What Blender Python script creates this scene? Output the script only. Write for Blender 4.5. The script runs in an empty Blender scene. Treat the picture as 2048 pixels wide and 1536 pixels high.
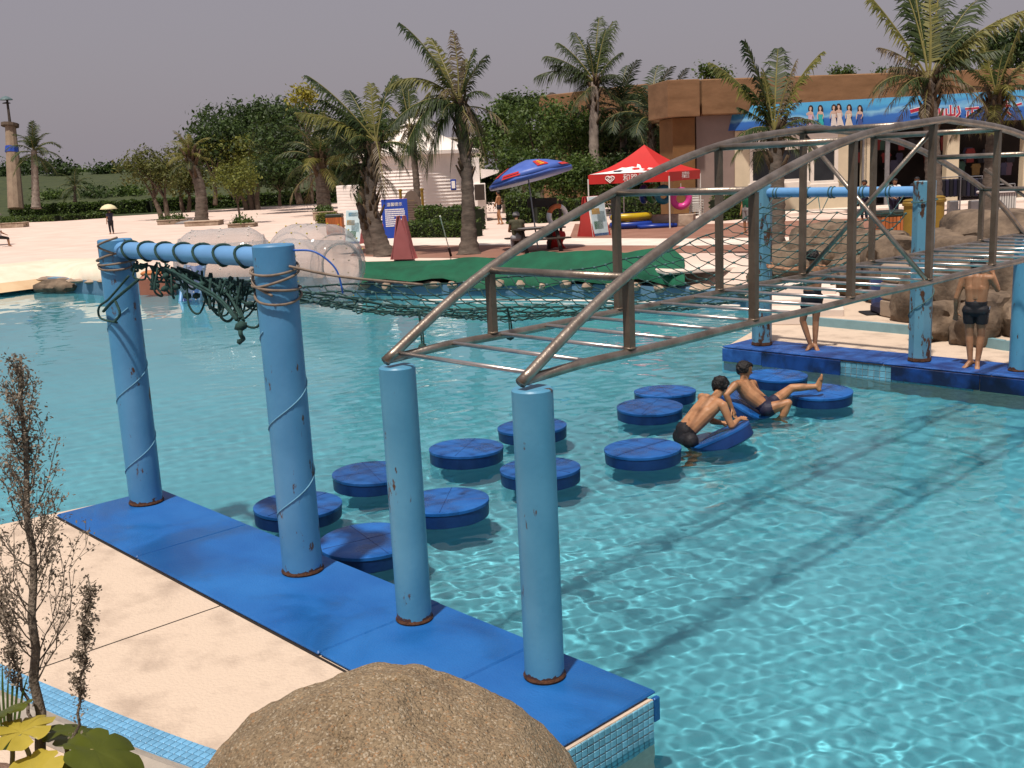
import bpy, math, random
import numpy as np
from mathutils import Vector, Matrix, Quaternion, noise

S = bpy.context.scene
COL = S.collection
R = math.radians

# ------------------------------------------------------------------ camera
F, PITCH, ROLL, YAW, CH = 2099.85, .201855, -.0477894, .815757, 3.3
_cy, _sy = math.cos(YAW), math.sin(YAW)
FW = Vector((-_sy*math.cos(PITCH), _cy*math.cos(PITCH), -math.sin(PITCH)))
_ri = Vector((_cy, _sy, 0)); _up = _ri.cross(FW)
CR = _ri*math.cos(ROLL) + _up*math.sin(ROLL)
CU = -_ri*math.sin(ROLL) + _up*math.cos(ROLL)
cam = bpy.data.cameras.new('camera'); cam_o = bpy.data.objects.new('camera', cam); COL.objects.link(cam_o)
_m = Matrix((CR, CU, -FW)).transposed().to_4x4(); _m.translation = (0, 0, CH); cam_o.matrix_world = _m
cam.sensor_width = 36; cam.lens = 36*F/2048; cam.clip_end = 2000; cam.clip_start = .05
S.camera = cam_o

# ------------------------------------------------------------------ sky and sun
SUN_EL, SUN_DIR = R(68), Vector((.40, -.917, 0)).normalized()      # horizontal direction towards the sun
world = bpy.data.worlds.new('World'); S.world = world; world.use_nodes = True
_nt = world.node_tree; _bg = _nt.nodes['Background']
_sky = _nt.nodes.new('ShaderNodeTexSky'); _sky.sky_type = 'NISHITA'; _sky.sun_disc = False
_sky.sun_elevation = SUN_EL; _sky.sun_rotation = math.atan2(SUN_DIR.x, SUN_DIR.y)
_sky.air_density = 1.2; _sky.dust_density = 6; _sky.ozone_density = 2
_mx = _nt.nodes.new('ShaderNodeMix'); _mx.data_type = 'RGBA'; _mx.inputs[0].default_value = .80
_nt.links.new(_sky.outputs[0], _mx.inputs[6]); _mx.inputs[7].default_value = (3.5, 3.14, 3.5, 1)   # thick grey-mauve overcast veil
_nt.links.new(_mx.outputs[2], _bg.inputs[0]); _bg.inputs[1].default_value = .1
sun = bpy.data.lights.new('sun', 'SUN'); sun.energy = 5; sun.angle = R(2.2); sun.color = (1, .90, .80)
sun_o = bpy.data.objects.new('sun', sun); COL.objects.link(sun_o)
_sd = Vector((SUN_DIR.x*math.cos(SUN_EL), SUN_DIR.y*math.cos(SUN_EL), math.sin(SUN_EL)))
sun_o.rotation_euler = _sd.to_track_quat('Z', 'Y').to_euler()
sun.cycles.is_caustics_light = True
S.view_settings.view_transform = 'Standard'; S.view_settings.look = 'None'
S.view_settings.exposure = 0; S.view_settings.gamma = 1; S.view_settings.use_curve_mapping = False
S.cycles.use_denoising = True
S.cycles.max_bounces = 8; S.cycles.diffuse_bounces = 3; S.cycles.transparent_max_bounces = 16
S.cycles.sample_clamp_indirect = 6

# ------------------------------------------------------------------ helpers
def ray(u, v):
    return CR*((u-1024)/F) + CU*((768-v)/F) + FW
def at(u, v, d):                       # a point at a camera depth
    return Vector((0, 0, CH)) + ray(u, v)*d
def gp(u, v, z=0.):                    # a point on a level
    r = ray(u, v); return Vector((0, 0, CH)) + r*((z-CH)/r.z)
def pxm(P):                            # photo pixels per metre at a point
    return F/(Vector(P)-Vector((0, 0, CH))).dot(FW)
def sstep(a, b, x):
    t = min(1, max(0, (x-a)/(b-a))); return t*t*(3-2*t)
def interp(x, pts):
    for (a, b), (c, d) in zip(pts, pts[1:]):
        if x <= c: return b + (d-b)*(x-a)/(c-a) if x > a else b
    return pts[-1][1]
def catmull(pts, n=8, closed=False):
    P = [Vector(p) for p in pts]; out = []
    m = len(P)
    for i in range(m if closed else m-1):
        if closed: a, b, c, d = P[i-1], P[i], P[(i+1) % m], P[(i+2) % m]
        else: a, b, c, d = P[max(i-1, 0)], P[i], P[i+1], P[min(i+2, m-1)]
        for k in range(n):
            t = k/n
            out.append(.5*((2*b)+(c-a)*t+(2*a-5*b+4*c-d)*t*t+(3*b-a-3*c+d)*t**3))
    if not closed: out.append(P[-1])
    return out

class MB:
    def __init__(s): s.v = []; s.f = []; s.mi = []; s.cur = 0
    def add(s, vs, fs):
        o = len(s.v); s.v += [tuple(v) for v in vs]
        s.f += [tuple(i+o for i in f) for f in fs]; s.mi += [s.cur]*len(fs); return s
    def box(s, c, d, rz=0, M=None, taper=1):
        x, y, z = d[0]/2, d[1]/2, d[2]/2
        vs = [Vector((a*x*(taper if e > 0 else 1), b*y*(taper if e > 0 else 1), e*z)) for e in (-1, 1) for b in (-1, 1) for a in (-1, 1)]
        if rz: q = Matrix.Rotation(rz, 3, 'Z'); vs = [q @ v for v in vs]
        if M: vs = [M @ v for v in vs]
        vs = [v+Vector(c) for v in vs]
        return s.add(vs, [(0, 2, 3, 1), (4, 5, 7, 6), (0, 1, 5, 4), (2, 6, 7, 3), (0, 4, 6, 2), (1, 3, 7, 5)])
    def bbox(s, c, d, b=.01, rz=0, M=None):          # chamfered box
        vs = []; fs = []
        hx, hy, hz = d[0]/2, d[1]/2, d[2]/2
        b = min(b, hx*.9, hy*.9, hz*.9)
        rings = [(-hz, b), (-hz+b, 0), (hz-b, 0), (hz, b)]
        for z, i in rings:
            X, Y = hx-i, hy-i; k = b*.7
            vs += [(-X+k, -Y, z), (X-k, -Y, z), (X, -Y+k, z), (X, Y-k, z), (X-k, Y, z), (-X+k, Y, z), (-X, Y-k, z), (-X, -Y+k, z)]
        for r in range(3):
            for i in range(8): fs.append((r*8+i, r*8+(i+1) % 8, r*8+8+(i+1) % 8, r*8+8+i))
        fs += [tuple(range(7, -1, -1)), tuple(range(24, 32))]
        q = Matrix.Rotation(rz, 3, 'Z')
        vv = []
        for v in vs:
            w = q @ Vector(v)
            if M: w = M @ w
            vv.append(w+Vector(c))
        return s.add(vv, fs)
    def tube(s, pts, r, n=8, caps=True, closed=False, sq=False):
        P = [Vector(p) for p in pts]; m = len(P)
        rr = r if isinstance(r, (list, tuple)) else [r]*m
        vs = []; fs = []; up = None
        for i in range(m):
            if closed: t = P[(i+1) % m]-P[i-1]
            else: t = P[min(i+1, m-1)]-P[max(i-1, 0)]
            if t.length < 1e-9: t = Vector((0, 0, 1))
            t.normalize()
            if up is None:
                up = Vector((0, 0, 1)) if abs(t.z) < .9 else Vector((1, 0, 0))
            up = (up-t*up.dot(t))
            if up.length < 1e-6: up = t.orthogonal()
            up.normalize(); b = t.cross(up)
            for k in range(n):
                a = 2*math.pi*(k+(.5 if sq else 0))/n
                vs.append(P[i]+(up*math.cos(a)+b*math.sin(a))*rr[i]*(1.414 if sq and n == 4 else 1))
        for i in range(m if closed else m-1):
            j = (i+1) % m
            for k in range(n): fs.append((i*n+k, i*n+(k+1) % n, j*n+(k+1) % n, j*n+k))
        if caps and not closed: fs += [tuple(range(n-1, -1, -1)), tuple(range((m-1)*n, m*n))]
        return s.add(vs, fs)
    def lathe(s, prof, n=24, c=(0, 0, 0), M=None, wob=None):
        vs = []; fs = []; m = len(prof)
        for i, (r, z) in enumerate(prof):
            for k in range(n):
                a = 2*math.pi*k/n; w = wob(a, z) if wob else 1
                v = Vector((r*w*math.cos(a), r*w*math.sin(a), z))
                if M: v = M @ v
                vs.append(v+Vector(c))
        for i in range(m-1):
            for k in range(n): fs.append((i*n+k, i*n+(k+1) % n, (i+1)*n+(k+1) % n, (i+1)*n+k))
        if prof[0][0] > 1e-6: fs.append(tuple(range(n-1, -1, -1)))
        if prof[-1][0] > 1e-6: fs.append(tuple(range((m-1)*n, m*n)))
        return s.add(vs, fs)
    def prism(s, poly, z0, z1):
        n = len(poly)
        vs = [(p[0], p[1], z0) for p in poly]+[(p[0], p[1], z1) for p in poly]
        a = sum(poly[i][0]*poly[(i+1) % n][1]-poly[(i+1) % n][0]*poly[i][1] for i in range(n))
        fs = [tuple(range(n-1, -1, -1)), tuple(range(n, 2*n))]+[(i, (i+1) % n, n+(i+1) % n, n+i) for i in range(n)]
        if a < 0: fs = [tuple(reversed(f)) for f in fs]
        return s.add(vs, fs)
    def plate(s, poly, O, X, Y, t=.004, off=0.):     # flat outline of thickness t in the plane O + aX + bY
        O, X, Y = Vector(O), Vector(X).normalized(), Vector(Y).normalized(); N = X.cross(Y); n = len(poly)
        a = sum(poly[i][0]*poly[(i+1) % n][1]-poly[(i+1) % n][0]*poly[i][1] for i in range(n))
        if a < 0: poly = poly[::-1]
        vs = [O+X*p[0]+Y*p[1]+N*off for p in poly]+[O+X*p[0]+Y*p[1]+N*(off+t) for p in poly]
        return s.add(vs, [tuple(range(n-1, -1, -1)), tuple(range(n, 2*n))]+[(i, (i+1) % n, n+(i+1) % n, n+i) for i in range(n)])
    def grid(s, fn, nu, nv):
        vs = [fn(i/nu, j/nv) for j in range(nv+1) for i in range(nu+1)]
        fs = [(j*(nu+1)+i, j*(nu+1)+i+1, (j+1)*(nu+1)+i+1, (j+1)*(nu+1)+i) for j in range(nv) for i in range(nu)]
        return s.add(vs, fs)
    def mesh(s, name, mats, smooth=False):
        me = bpy.data.meshes.new(name); me.from_pydata(s.v, [], s.f)
        for m in (mats if isinstance(mats, (list, tuple)) else [mats]): me.materials.append(m)
        if any(s.mi): me.polygons.foreach_set('material_index', s.mi)
        if smooth: me.polygons.foreach_set('use_smooth', [True]*len(s.f))
        me.update(); return me
    def build(s, name, mats, parent=None, smooth=False, loc=None, edge=None):
        me = s.mesh(name, mats, smooth or edge is not None)
        if edge is not None: me.set_sharp_from_angle(angle=R(edge))
        return put(name, me, parent, loc)

def put(name, me, parent=None, loc=None, rz=0, sc=None):
    o = bpy.data.objects.new(name, me); COL.objects.link(o)
    if loc is not None: o.location = loc
    if rz: o.rotation_euler.z = rz
    if sc is not None: o.scale = sc if isinstance(sc, (tuple, list)) else (sc,)*3
    if parent:
        o.parent = parent
        if parent.get('_w'):                         # parts given in world coordinates
            o.matrix_parent_inverse = Matrix.LocRotScale(parent.location, parent.rotation_euler, None).inverted()
    return o
def tag(o, label=None, cat=None, group=None, kind=None):
    if label: o['label'] = label
    if cat: o['category'] = cat
    if group: o['group'] = group
    if kind: o['kind'] = kind
    return o
def thing(name, label, cat, loc=(0, 0, 0), rz=0, group=None, world=False):
    o = bpy.data.objects.new(name, None); COL.objects.link(o); o.location = loc; o.rotation_euler.z = rz
    o.empty_display_size = .2
    if world: o['_w'] = 1
    return tag(o, label, cat, group)
def struct(o): o['kind'] = 'structure'; return o
def copy_tree(o, parent=None, loc=None, rz=None, label=None):
    c = o.copy(); COL.objects.link(c); c.parent = parent
    if loc is not None: c.location = loc
    if rz is not None: c.rotation_euler.z = rz
    if label: c['label'] = label
    for ch in [x for x in bpy.data.objects if x.parent == o]: copy_tree(ch, c)
    return c

# ------------------------------------------------------------------ materials
def mat(name, col, rough=.7, var=.15, scale=3., bump=0., bscale=None, metal=0., col2=None, spec=.4, detail=5, thr=None, rvar=0., stretch=None, obj=True, alpha=1., rnd=0.):
    m = bpy.data.materials.new(name); m.use_nodes = True; N, L = m.node_tree.nodes, m.node_tree.links
    b = N['Principled BSDF']; b.inputs['Roughness'].default_value = rough; b.inputs['Metallic'].default_value = metal
    b.inputs['Specular IOR Level'].default_value = spec
    tc = N.new('ShaderNodeTexCoord'); mp = N.new('ShaderNodeMapping'); L.new(tc.outputs['Object'], mp.inputs[0])
    if stretch: mp.inputs['Scale'].default_value = stretch
    n = N.new('ShaderNodeTexNoise'); n.inputs['Scale'].default_value = scale; n.inputs['Detail'].default_value = detail
    n.inputs['Roughness'].default_value = .6
    L.new(mp.outputs[0], n.inputs['Vector'])
    r = N.new('ShaderNodeValToRGB'); L.new(n.outputs[0], r.inputs[0])
    c2 = col2 or tuple(min(1, c*(1+var)) for c in col)
    c1 = col if col2 else tuple(c*(1-var) for c in col)
    lo, hi = thr or (.3, .7)
    r.color_ramp.elements[0].position = lo; r.color_ramp.elements[1].position = hi
    r.color_ramp.elements[0].color = (*c1, 1); r.color_ramp.elements[1].color = (*c2, 1)
    out = r.outputs[0]
    if rnd:
        oi = N.new('ShaderNodeObjectInfo'); hs = N.new('ShaderNodeHueSaturation')
        mr = N.new('ShaderNodeMapRange'); mr.inputs[3].default_value = 1-rnd; mr.inputs[4].default_value = 1+rnd
        L.new(oi.outputs['Random'], mr.inputs[0]); L.new(mr.outputs[0], hs.inputs['Value']); L.new(out, hs.inputs['Color']); out = hs.outputs[0]
    L.new(out, b.inputs['Base Color'])
    if rvar:
        n5 = N.new('ShaderNodeTexNoise'); n5.inputs['Scale'].default_value = scale*.8; n5.inputs['Detail'].default_value = 7; n5.inputs['Distortion'].default_value = .8; L.new(mp.outputs[0], n5.inputs['Vector'])
        m5 = N.new('ShaderNodeMapRange'); m5.inputs[1].default_value = .42; m5.inputs[2].default_value = .6; m5.inputs[3].default_value = rough-rvar; m5.inputs[4].default_value = rough+.1; L.new(n5.outputs[0], m5.inputs[0]); L.new(m5.outputs[0], b.inputs['Roughness'])
        hs5 = N.new('ShaderNodeHueSaturation'); m6 = N.new('ShaderNodeMapRange'); m6.inputs[1].default_value = .38; m6.inputs[2].default_value = .5; m6.inputs[3].default_value = .72; m6.inputs[4].default_value = 1; L.new(n5.outputs[0], m6.inputs[0]); L.new(m6.outputs[0], hs5.inputs['Value']); L.new(out, hs5.inputs['Color']); L.new(hs5.outputs[0], b.inputs['Base Color'])
    if bump:
        n2 = N.new('ShaderNodeTexNoise'); n2.inputs['Scale'].default_value = bscale or scale*6; n2.inputs['Detail'].default_value = 6
        L.new(mp.outputs[0], n2.inputs['Vector'])
        bp = N.new('ShaderNodeBump'); bp.inputs['Strength'].default_value = bump; bp.inputs['Distance'].default_value = .02
        L.new(n2.outputs[0], bp.inputs['Height']); L.new(bp.outputs[0], b.inputs['Normal'])
    return m
def leafmat(name, c1, c2, tr=.35, scale=1.2, rough=.55):
    m = bpy.data.materials.new(name); m.use_nodes = True; N, L = m.node_tree.nodes, m.node_tree.links
    b = N['Principled BSDF']; b.inputs['Roughness'].default_value = rough; b.inputs['Specular IOR Level'].default_value = .35
    tc = N.new('ShaderNodeTexCoord'); n = N.new('ShaderNodeTexNoise'); n.inputs['Scale'].default_value = scale; n.inputs['Detail'].default_value = 4
    L.new(tc.outputs['Object'], n.inputs['Vector'])
    geo = N.new('ShaderNodeNewGeometry'); ad = N.new('ShaderNodeMath'); ad.operation = 'ADD'
    mu = N.new('ShaderNodeMath'); mu.operation = 'MULTIPLY_ADD'; mu.inputs[1].default_value = .6; mu.inputs[2].default_value = -.3
    L.new(geo.outputs['Random Per Island'], mu.inputs[0]); L.new(mu.outputs[0], ad.inputs[0]); L.new(n.outputs[0], ad.inputs[1])
    r = N.new('ShaderNodeValToRGB'); L.new(ad.outputs[0], r.inputs[0])
    r.color_ramp.elements[0].position = .25; r.color_ramp.elements[1].position = .75
    r.color_ramp.elements[0].color = (*c1, 1); r.color_ramp.elements[1].color = (*c2, 1)
    L.new(r.outputs[0], b.inputs['Base Color'])
    t = N.new('ShaderNodeBsdfTranslucent'); L.new(r.outputs[0], t.inputs[0])
    mx = N.new('ShaderNodeMixShader'); mx.inputs[0].default_value = tr
    L.new(b.outputs[0], mx.inputs[1]); L.new(t.outputs[0], mx.inputs[2]); L.new(mx.outputs[0], N['Material Output'].inputs[0])
    return m

def postmat(name, col, rust=.5, base=.0):
    """chalky blue pool paint with rust blisters, streaks and a corroded foot"""
    m = bpy.data.materials.new(name); m.use_nodes = True; N, L = m.node_tree.nodes, m.node_tree.links
    b = N['Principled BSDF']; b.inputs['Roughness'].default_value = .42; b.inputs['Specular IOR Level'].default_value = .45
    tc = N.new('ShaderNodeTexCoord'); geo = N.new('ShaderNodeNewGeometry')
    n1 = N.new('ShaderNodeTexNoise'); n1.inputs['Scale'].default_value = 2.2; n1.inputs['Detail'].default_value = 5; L.new(geo.outputs['Position'], n1.inputs['Vector'])
    r1 = N.new('ShaderNodeValToRGB'); L.new(n1.outputs[0], r1.inputs[0])
    r1.color_ramp.elements[0].position = .3; r1.color_ramp.elements[1].position = .75
    r1.color_ramp.elements[0].color = (*[c*.86 for c in col], 1); r1.color_ramp.elements[1].color = (min(1, col[0]*1.35), min(1, col[1]*1.12), min(1, col[2]*1.05), 1)
    # rust spots
    mp = N.new('ShaderNodeMapping'); mp.inputs['Scale'].default_value = (9, 9, 3.2); L.new(geo.outputs['Position'], mp.inputs[0])
    n2 = N.new('ShaderNodeTexNoise'); n2.inputs['Scale'].default_value = 1; n2.inputs['Detail'].default_value = 8; n2.inputs['Roughness'].default_value = .65; L.new(mp.outputs[0], n2.inputs['Vector'])
    r2 = N.new('ShaderNodeValToRGB'); L.new(n2.outputs[0], r2.inputs[0])
    r2.color_ramp.elements[0].position = .655-.035*rust; r2.color_ramp.elements[1].position = .685-.035*rust
    # foot corrosion
    sx = N.new('ShaderNodeSeparateXYZ'); L.new(geo.outputs['Position'], sx.inputs[0])
    n3 = N.new('ShaderNodeTexNoise'); n3.inputs['Scale'].default_value = 12; n3.inputs['Detail'].default_value = 5; L.new(geo.outputs['Position'], n3.inputs['Vector'])
    ma = N.new('ShaderNodeMath'); ma.operation = 'MULTIPLY_ADD'; ma.inputs[1].default_value = .16; ma.inputs[2].default_value = -.035
    L.new(n3.outputs[0], ma.inputs[0])
    lt = N.new('ShaderNodeMath'); lt.operation = 'LESS_THAN'; L.new(sx.outputs[2], lt.inputs[0]); L.new(ma.outputs[0], lt.inputs[1])
    mxm = N.new('ShaderNodeMath'); mxm.operation = 'MAXIMUM'; L.new(r2.outputs[0], mxm.inputs[0]); L.new(lt.outputs[0], mxm.inputs[1])
    rc = N.new('ShaderNodeValToRGB'); L.new(n3.outputs[0], rc.inputs[0])
    rc.color_ramp.elements[0].color = (.02, .009, .005, 1); rc.color_ramp.elements[1].color = (.12, .05, .02, 1)
    mc = N.new('ShaderNodeMix'); mc.data_type = 'RGBA'; L.new(mxm.outputs[0], mc.inputs[0]); L.new(r1.outputs[0], mc.inputs[6]); L.new(rc.outputs[0], mc.inputs[7])
    L.new(mc.outputs[2], b.inputs['Base Color'])
    bp = N.new('ShaderNodeBump'); bp.inputs['Strength'].default_value = .14; bp.inputs['Distance'].default_value = .01
    n4 = N.new('ShaderNodeTexNoise'); n4.inputs['Scale'].default_value = 30; L.new(geo.outputs['Position'], n4.inputs['Vector'])
    L.new(n4.outputs[0], bp.inputs['Height']); L.new(bp.outputs[0], b.inputs['Normal'])
    return m

M = {}
M['post'] = postmat('blue_post_paint', (.065, .235, .44), 1.0)
M['postfar'] = postmat('blue_post_paint_worn', (.09, .25, .36), 3.)
M['ladderpost'] = postmat('blue_ladder_post_paint', (.07, .26, .42), .8)
M['barpaint'] = mat('blue_bar_paint', (.12, .29, .54), .4, .08, 3, .1)
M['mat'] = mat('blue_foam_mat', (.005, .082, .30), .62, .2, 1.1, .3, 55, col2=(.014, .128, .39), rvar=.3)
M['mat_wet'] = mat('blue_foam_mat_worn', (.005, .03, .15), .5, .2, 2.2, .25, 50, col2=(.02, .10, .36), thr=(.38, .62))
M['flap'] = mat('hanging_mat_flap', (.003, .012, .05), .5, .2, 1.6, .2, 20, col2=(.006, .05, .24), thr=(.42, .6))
M['concrete'] = mat('pink_beige_concrete', (.37, .29, .225), .85, .1, 2.3, .5, 40, col2=(.54, .435, .34), thr=(.27, .52), detail=14)
M['steel'] = mat('weathered_steel_tube', (.175, .14, .11), .36, .25, 6, .15, 40, metal=.8, col2=(.36, .31, .265))
M['steelbrown'] = mat('rust_brown_upright', (.085, .06, .042), .45, .2, 4, .15, 30, metal=.45, col2=(.155, .115, .085))
M['rung'] = mat('polished_rung', (.42, .38, .36), .3, .15, 8, metal=.85, col2=(.6, .56, .54))
M['rope'] = mat('dark_green_rope', (.008, .028, .026), .85, .3, 20, .4, 120, col2=(.02, .07, .06))
M['ropelight'] = mat('blue_green_rope', (.035, .09, .095), .85, .3, 20, .4, 120, col2=(.07, .15, .15))
M['cable'] = mat('tan_cord', (.12, .085, .06), .7, .3, 14, col2=(.22, .17, .13))
M['pad'] = mat('floating_pad_top', (.004, .062, .25), .45, .2, 2.6, .2, 30, col2=(.013, .115, .38), rnd=.2, rvar=.2)
M['padside'] = mat('floating_pad_side', (.002, .02, .10), .45, .25, 2.5, .15, 20, col2=(.004, .037, .16), rnd=.15)  # darker than the top: shade of the sides under grazing sun, put into the colour
M['tile'] = mat('pool_tile_blue', (.13, .34, .46), .25, .25, 5, spec=.5, rnd=.2)
M['striptile'] = mat('gutter_tile_blue', (.13, .33, .52), .3, .2, 4, spec=.5, rnd=.13)
M['grout'] = mat('pale_grout', (.48, .42, .35), .9, .2, 12, .2)
M['rock'] = mat('gravelly_brown_rock', (.15, .11, .066), .9, .3, 5, .9, 60, col2=(.30, .23, .145), detail=10)
M['wallrock'] = mat('brown_rockwork', (.05, .035, .025), .9, .3, 2.4, .9, 14, col2=(.22, .16, .11), detail=9)
M['soil'] = mat('red_brown_soil', (.10, .055, .035), .95, .3, 9, .9, 60, col2=(.22, .14, .10))
M['sand'] = mat('pink_beach_sand', (.54, .415, .35), .9, .08, .5, .15, 8, col2=(.66, .525, .455), detail=8)
M['sandwhite'] = mat('bleached_beach_edge', (.58, .50, .38), .85, .08, 1.2, .1, 10, col2=(.72, .62, .50))
M['sandwet'] = mat('wet_beach_sand', (.50, .33, .18), .5, .1, 1.2, .1, 10, col2=(.58, .44, .27))
M['brick'] = mat('red_brick_paving', (.20, .095, .065), .9, .15, 1.0, .2, 20, col2=(.27, .14, .10), detail=9)
M['pathwhite'] = mat('white_stone_path', (.60, .50, .43), .85, .08, 1.1, .1, 10, col2=(.72, .63, .56))
M['grass'] = mat('mown_grass', (.02, .032, .01), .9, .3, .9, .5, 6, col2=(.045, .058, .018), detail=9)
M['white'] = mat('white_paint', (.68, .62, .56), .6, .06, 2)
M['siding'] = mat('white_clapboard', (.80, .74, .70), .65, .07, 1.5, rnd=.04)
M['cream'] = mat('cream_render', (.55, .47, .34), .8, .08, 1.5, .1)
M['mauve'] = mat('mauve_render', (.22, .165, .145), .85, .1, 1.2, .15)
M['fascia'] = mat('ochre_sandstone_fascia', (.15, .08, .036), .9, .15, .8, .3, 8, col2=(.25, .14, .07), detail=9, stretch=(1, 1, 3))
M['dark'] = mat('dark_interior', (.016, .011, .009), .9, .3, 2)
M['glass'] = mat('shop_glass', (.02, .022, .025), .08, .2, 2, spec=.5)
M['green'] = mat('green_cloth', (.0, .055, .026), .8, .2, 1.4, .5, 8, col2=(.001, .10, .048))
M['stone'] = mat('coping_stone', (.20, .14, .10), .9, .2, 2.5, .6, 18, col2=(.42, .33, .25), rnd=.25)
M['bluewall'] = mat('blue_pool_wall', (.10, .20, .30), .6, .12, 1.2, .1)
M['trunk'] = mat('grey_palm_trunk', (.045, .034, .026), .9, .3, 3, .9, 12, col2=(.13, .10, .08), stretch=(1, 1, 3))
M['trunkpale'] = mat('pale_palm_trunk', (.14, .11, .09), .9, .25, 4, .6, 20, col2=(.26, .215, .18))
M['bark'] = mat('brown_bark', (.06, .042, .03), .95, .3, 5, .8, 20, col2=(.12, .09, .065))
M['fibre'] = mat('palm_fibre', (.045, .028, .016), .95, .3, 8, .8, 30, col2=(.10, .066, .036))
M['leaf_dark'] = leafmat('dark_evergreen_leaf', (.013, .03, .008), (.058, .10, .023), .32)
M['leaf_mid'] = leafmat('mid_green_leaf', (.022, .05, .009), (.095, .15, .028), .35)
M['leaf_yel'] = leafmat('yellow_green_leaf', (.06, .08, .014), (.19, .21, .04), .4)
M['leaf_olive'] = leafmat('olive_leaf', (.05, .065, .014), (.13, .14, .035), .3)
M['leaf_gold'] = leafmat('golden_leaf', (.16, .16, .02), (.36, .32, .04), .4)
M['frond'] = leafmat('coconut_frond', (.014, .03, .007), (.055, .08, .02), .3)
M['frond_yel'] = leafmat('yellowing_frond', (.07, .08, .015), (.20, .19, .045), .35)
M['frond_dead'] = leafmat('dead_frond', (.06, .042, .022), (.19, .145, .085), .2)
M['frond_dark'] = leafmat('dark_palm_frond', (.010, .024, .008), (.035, .058, .018), .25)
M['rachis'] = mat('frond_rib', (.16, .14, .04), .6, .2, 4)
M['skin'] = mat('tan_skin', (.30, .135, .062), .5, .1, 7, .08, 60, spec=.35, col2=(.42, .22, .115))
M['skin2'] = mat('brown_skin', (.23, .105, .052), .5, .1, 7, .08, 60, spec=.35, col2=(.34, .18, .10))
M['hair'] = mat('black_hair', (.008, .006, .006), .45, .3, 40, .6, 120)
M['black'] = mat('black_cloth', (.008, .008, .012), .7, .2, 12, .2, 60)
M['navy'] = mat('navy_cloth', (.012, .012, .035), .65, .2, 12, .2, 60)
M['red'] = mat('red_canvas', (.46, .018, .016), .6, .08, 1.2, .1)
M['redboard'] = mat('red_board', (.36, .03, .026), .5, .1, 2)
M['pinkboard'] = mat('faded_red_board', (.36, .10, .10), .6, .1, 2)
M['whitep'] = mat('white_print', (.75, .72, .70), .6, .04, 3)
M['blueboard'] = mat('blue_board', (.012, .05, .32), .5, .1, 2)
M['blueumb'] = mat('blue_parasol_cloth', (.03, .075, .33), .45, .25, 1.5, .15, 8, col2=(.08, .15, .48))
M['pink'] = mat('magenta_vinyl', (.55, .05, .25), .3, .06, 2)
M['yellow'] = mat('ochre_yellow_paint', (.19, .115, .012), .6, .15, 3)
M['wood'] = mat('orange_wood_slat', (.34, .10, .025), .6, .25, 3, .2, 20, stretch=(1, 1, .15), rnd=.15)
M['darkwood'] = mat('dark_wood', (.035, .024, .018), .7, .3, 4, .2)
M['signstone'] = mat('grey_brown_sign', (.13, .095, .075), .7, .12, 3)
M['plastic'] = mat('white_plastic', (.62, .62, .58), .4, .05, 3)
M['greyb'] = mat('grey_cloth', (.20, .19, .19), .8, .15, 6)
M['umb'] = mat('cream_umbrella', (.62, .58, .36), .6, .06, 2)
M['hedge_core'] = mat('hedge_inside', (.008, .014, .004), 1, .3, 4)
M['metalgrey'] = mat('grey_metal', (.25, .25, .26), .4, .15, 5, metal=.6)
M['dry'] = leafmat('dry_weed', (.13, .105, .075), (.31, .26, .20), .35, 8)
M['drystem'] = mat('dry_stem', (.08, .063, .046), .9, .3, 18, .8, 60, col2=(.19, .155, .12))
M['monstera'] = leafmat('broad_leaf', (.03, .05, .006), (.12, .14, .02), .35, 3, .3)
M['monstera_yel'] = leafmat('yellow_broad_leaf', (.30, .25, .025), (.62, .50, .09), .4, 4, .35)
M['gold'] = M['yellow']

# ================================================================== SETTING
WL = -.28                                     # water level
def proj(P):
    q = Vector(P)-Vector((0, 0, CH)); d = q.dot(FW); return 1024+F*q.dot(CR)/d, 768-F*q.dot(CU)/d
def GZ(x, y): return .25+.35*sstep(-62, -36, x)
def gg(u, v):
    z = .5
    for _ in range(12): P = gp(u, v, z); z = GZ(P.x, P.y)
    return Vector((P.x, P.y, z))

# ---- water: a polar sheet of real waves, fine near the camera
def waves(x, y, sp):
    z = np.zeros_like(x); g = np.random.default_rng(11)
    for i in range(92):
        lam = .095*(1.042**i); k = 2*math.pi/lam
        a = g.normal(1.9, 1.15); ph = g.uniform(0, 6.28)
        amp = .0013*lam**.62 if lam < .42 else .0013*.42**.62*(lam/.42)**.18
        fade = np.clip((lam/sp-2.2)/2.2, 0, 1)
        z += amp*fade*np.sin(k*(x*math.cos(a)+y*math.sin(a))+ph)
    calm = .78+.30*np.sin(x*.55+y*.21+1)*np.sin(y*.47-x*.18+.4)+.22*np.sin(x*1.3-y*.9)*np.sin(y*1.1+x*.4)
    z *= np.clip(calm, .35, 1.25)*(1-.35*np.clip((-12-x)/8, 0, 1))
    for cx, cy, a, lam, dec in ((-8.15, 10.75, .007, .23, .55), (-9.15, 12.6, .006, .21, .5), (-8.3, 12.75, .005, .19, .4))+tuple((px_, py_, .0022, .16, .22) for px_, py_ in PADXY):
        d = np.hypot(x-cx, y-cy); e = np.maximum(0, d-.42)
        z += a*np.exp(-e/dec)*np.sin(2*math.pi*e/lam+1)*np.clip((lam/sp-2)/2, 0, 1)
    return z
PADXY = ((-9.05, 14.34), (-7.88, 13.62), (-9.83, 12.45), (-9.31, 11.44), (-7.98, 9.65), (-9.92, 9.67), (-9.76, 8.34), (-8.40, 8.29), (-9.86, 6.95), (-8.31, 6.76), (-9.52, 5.71), (-7.98, 5.51))
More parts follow.
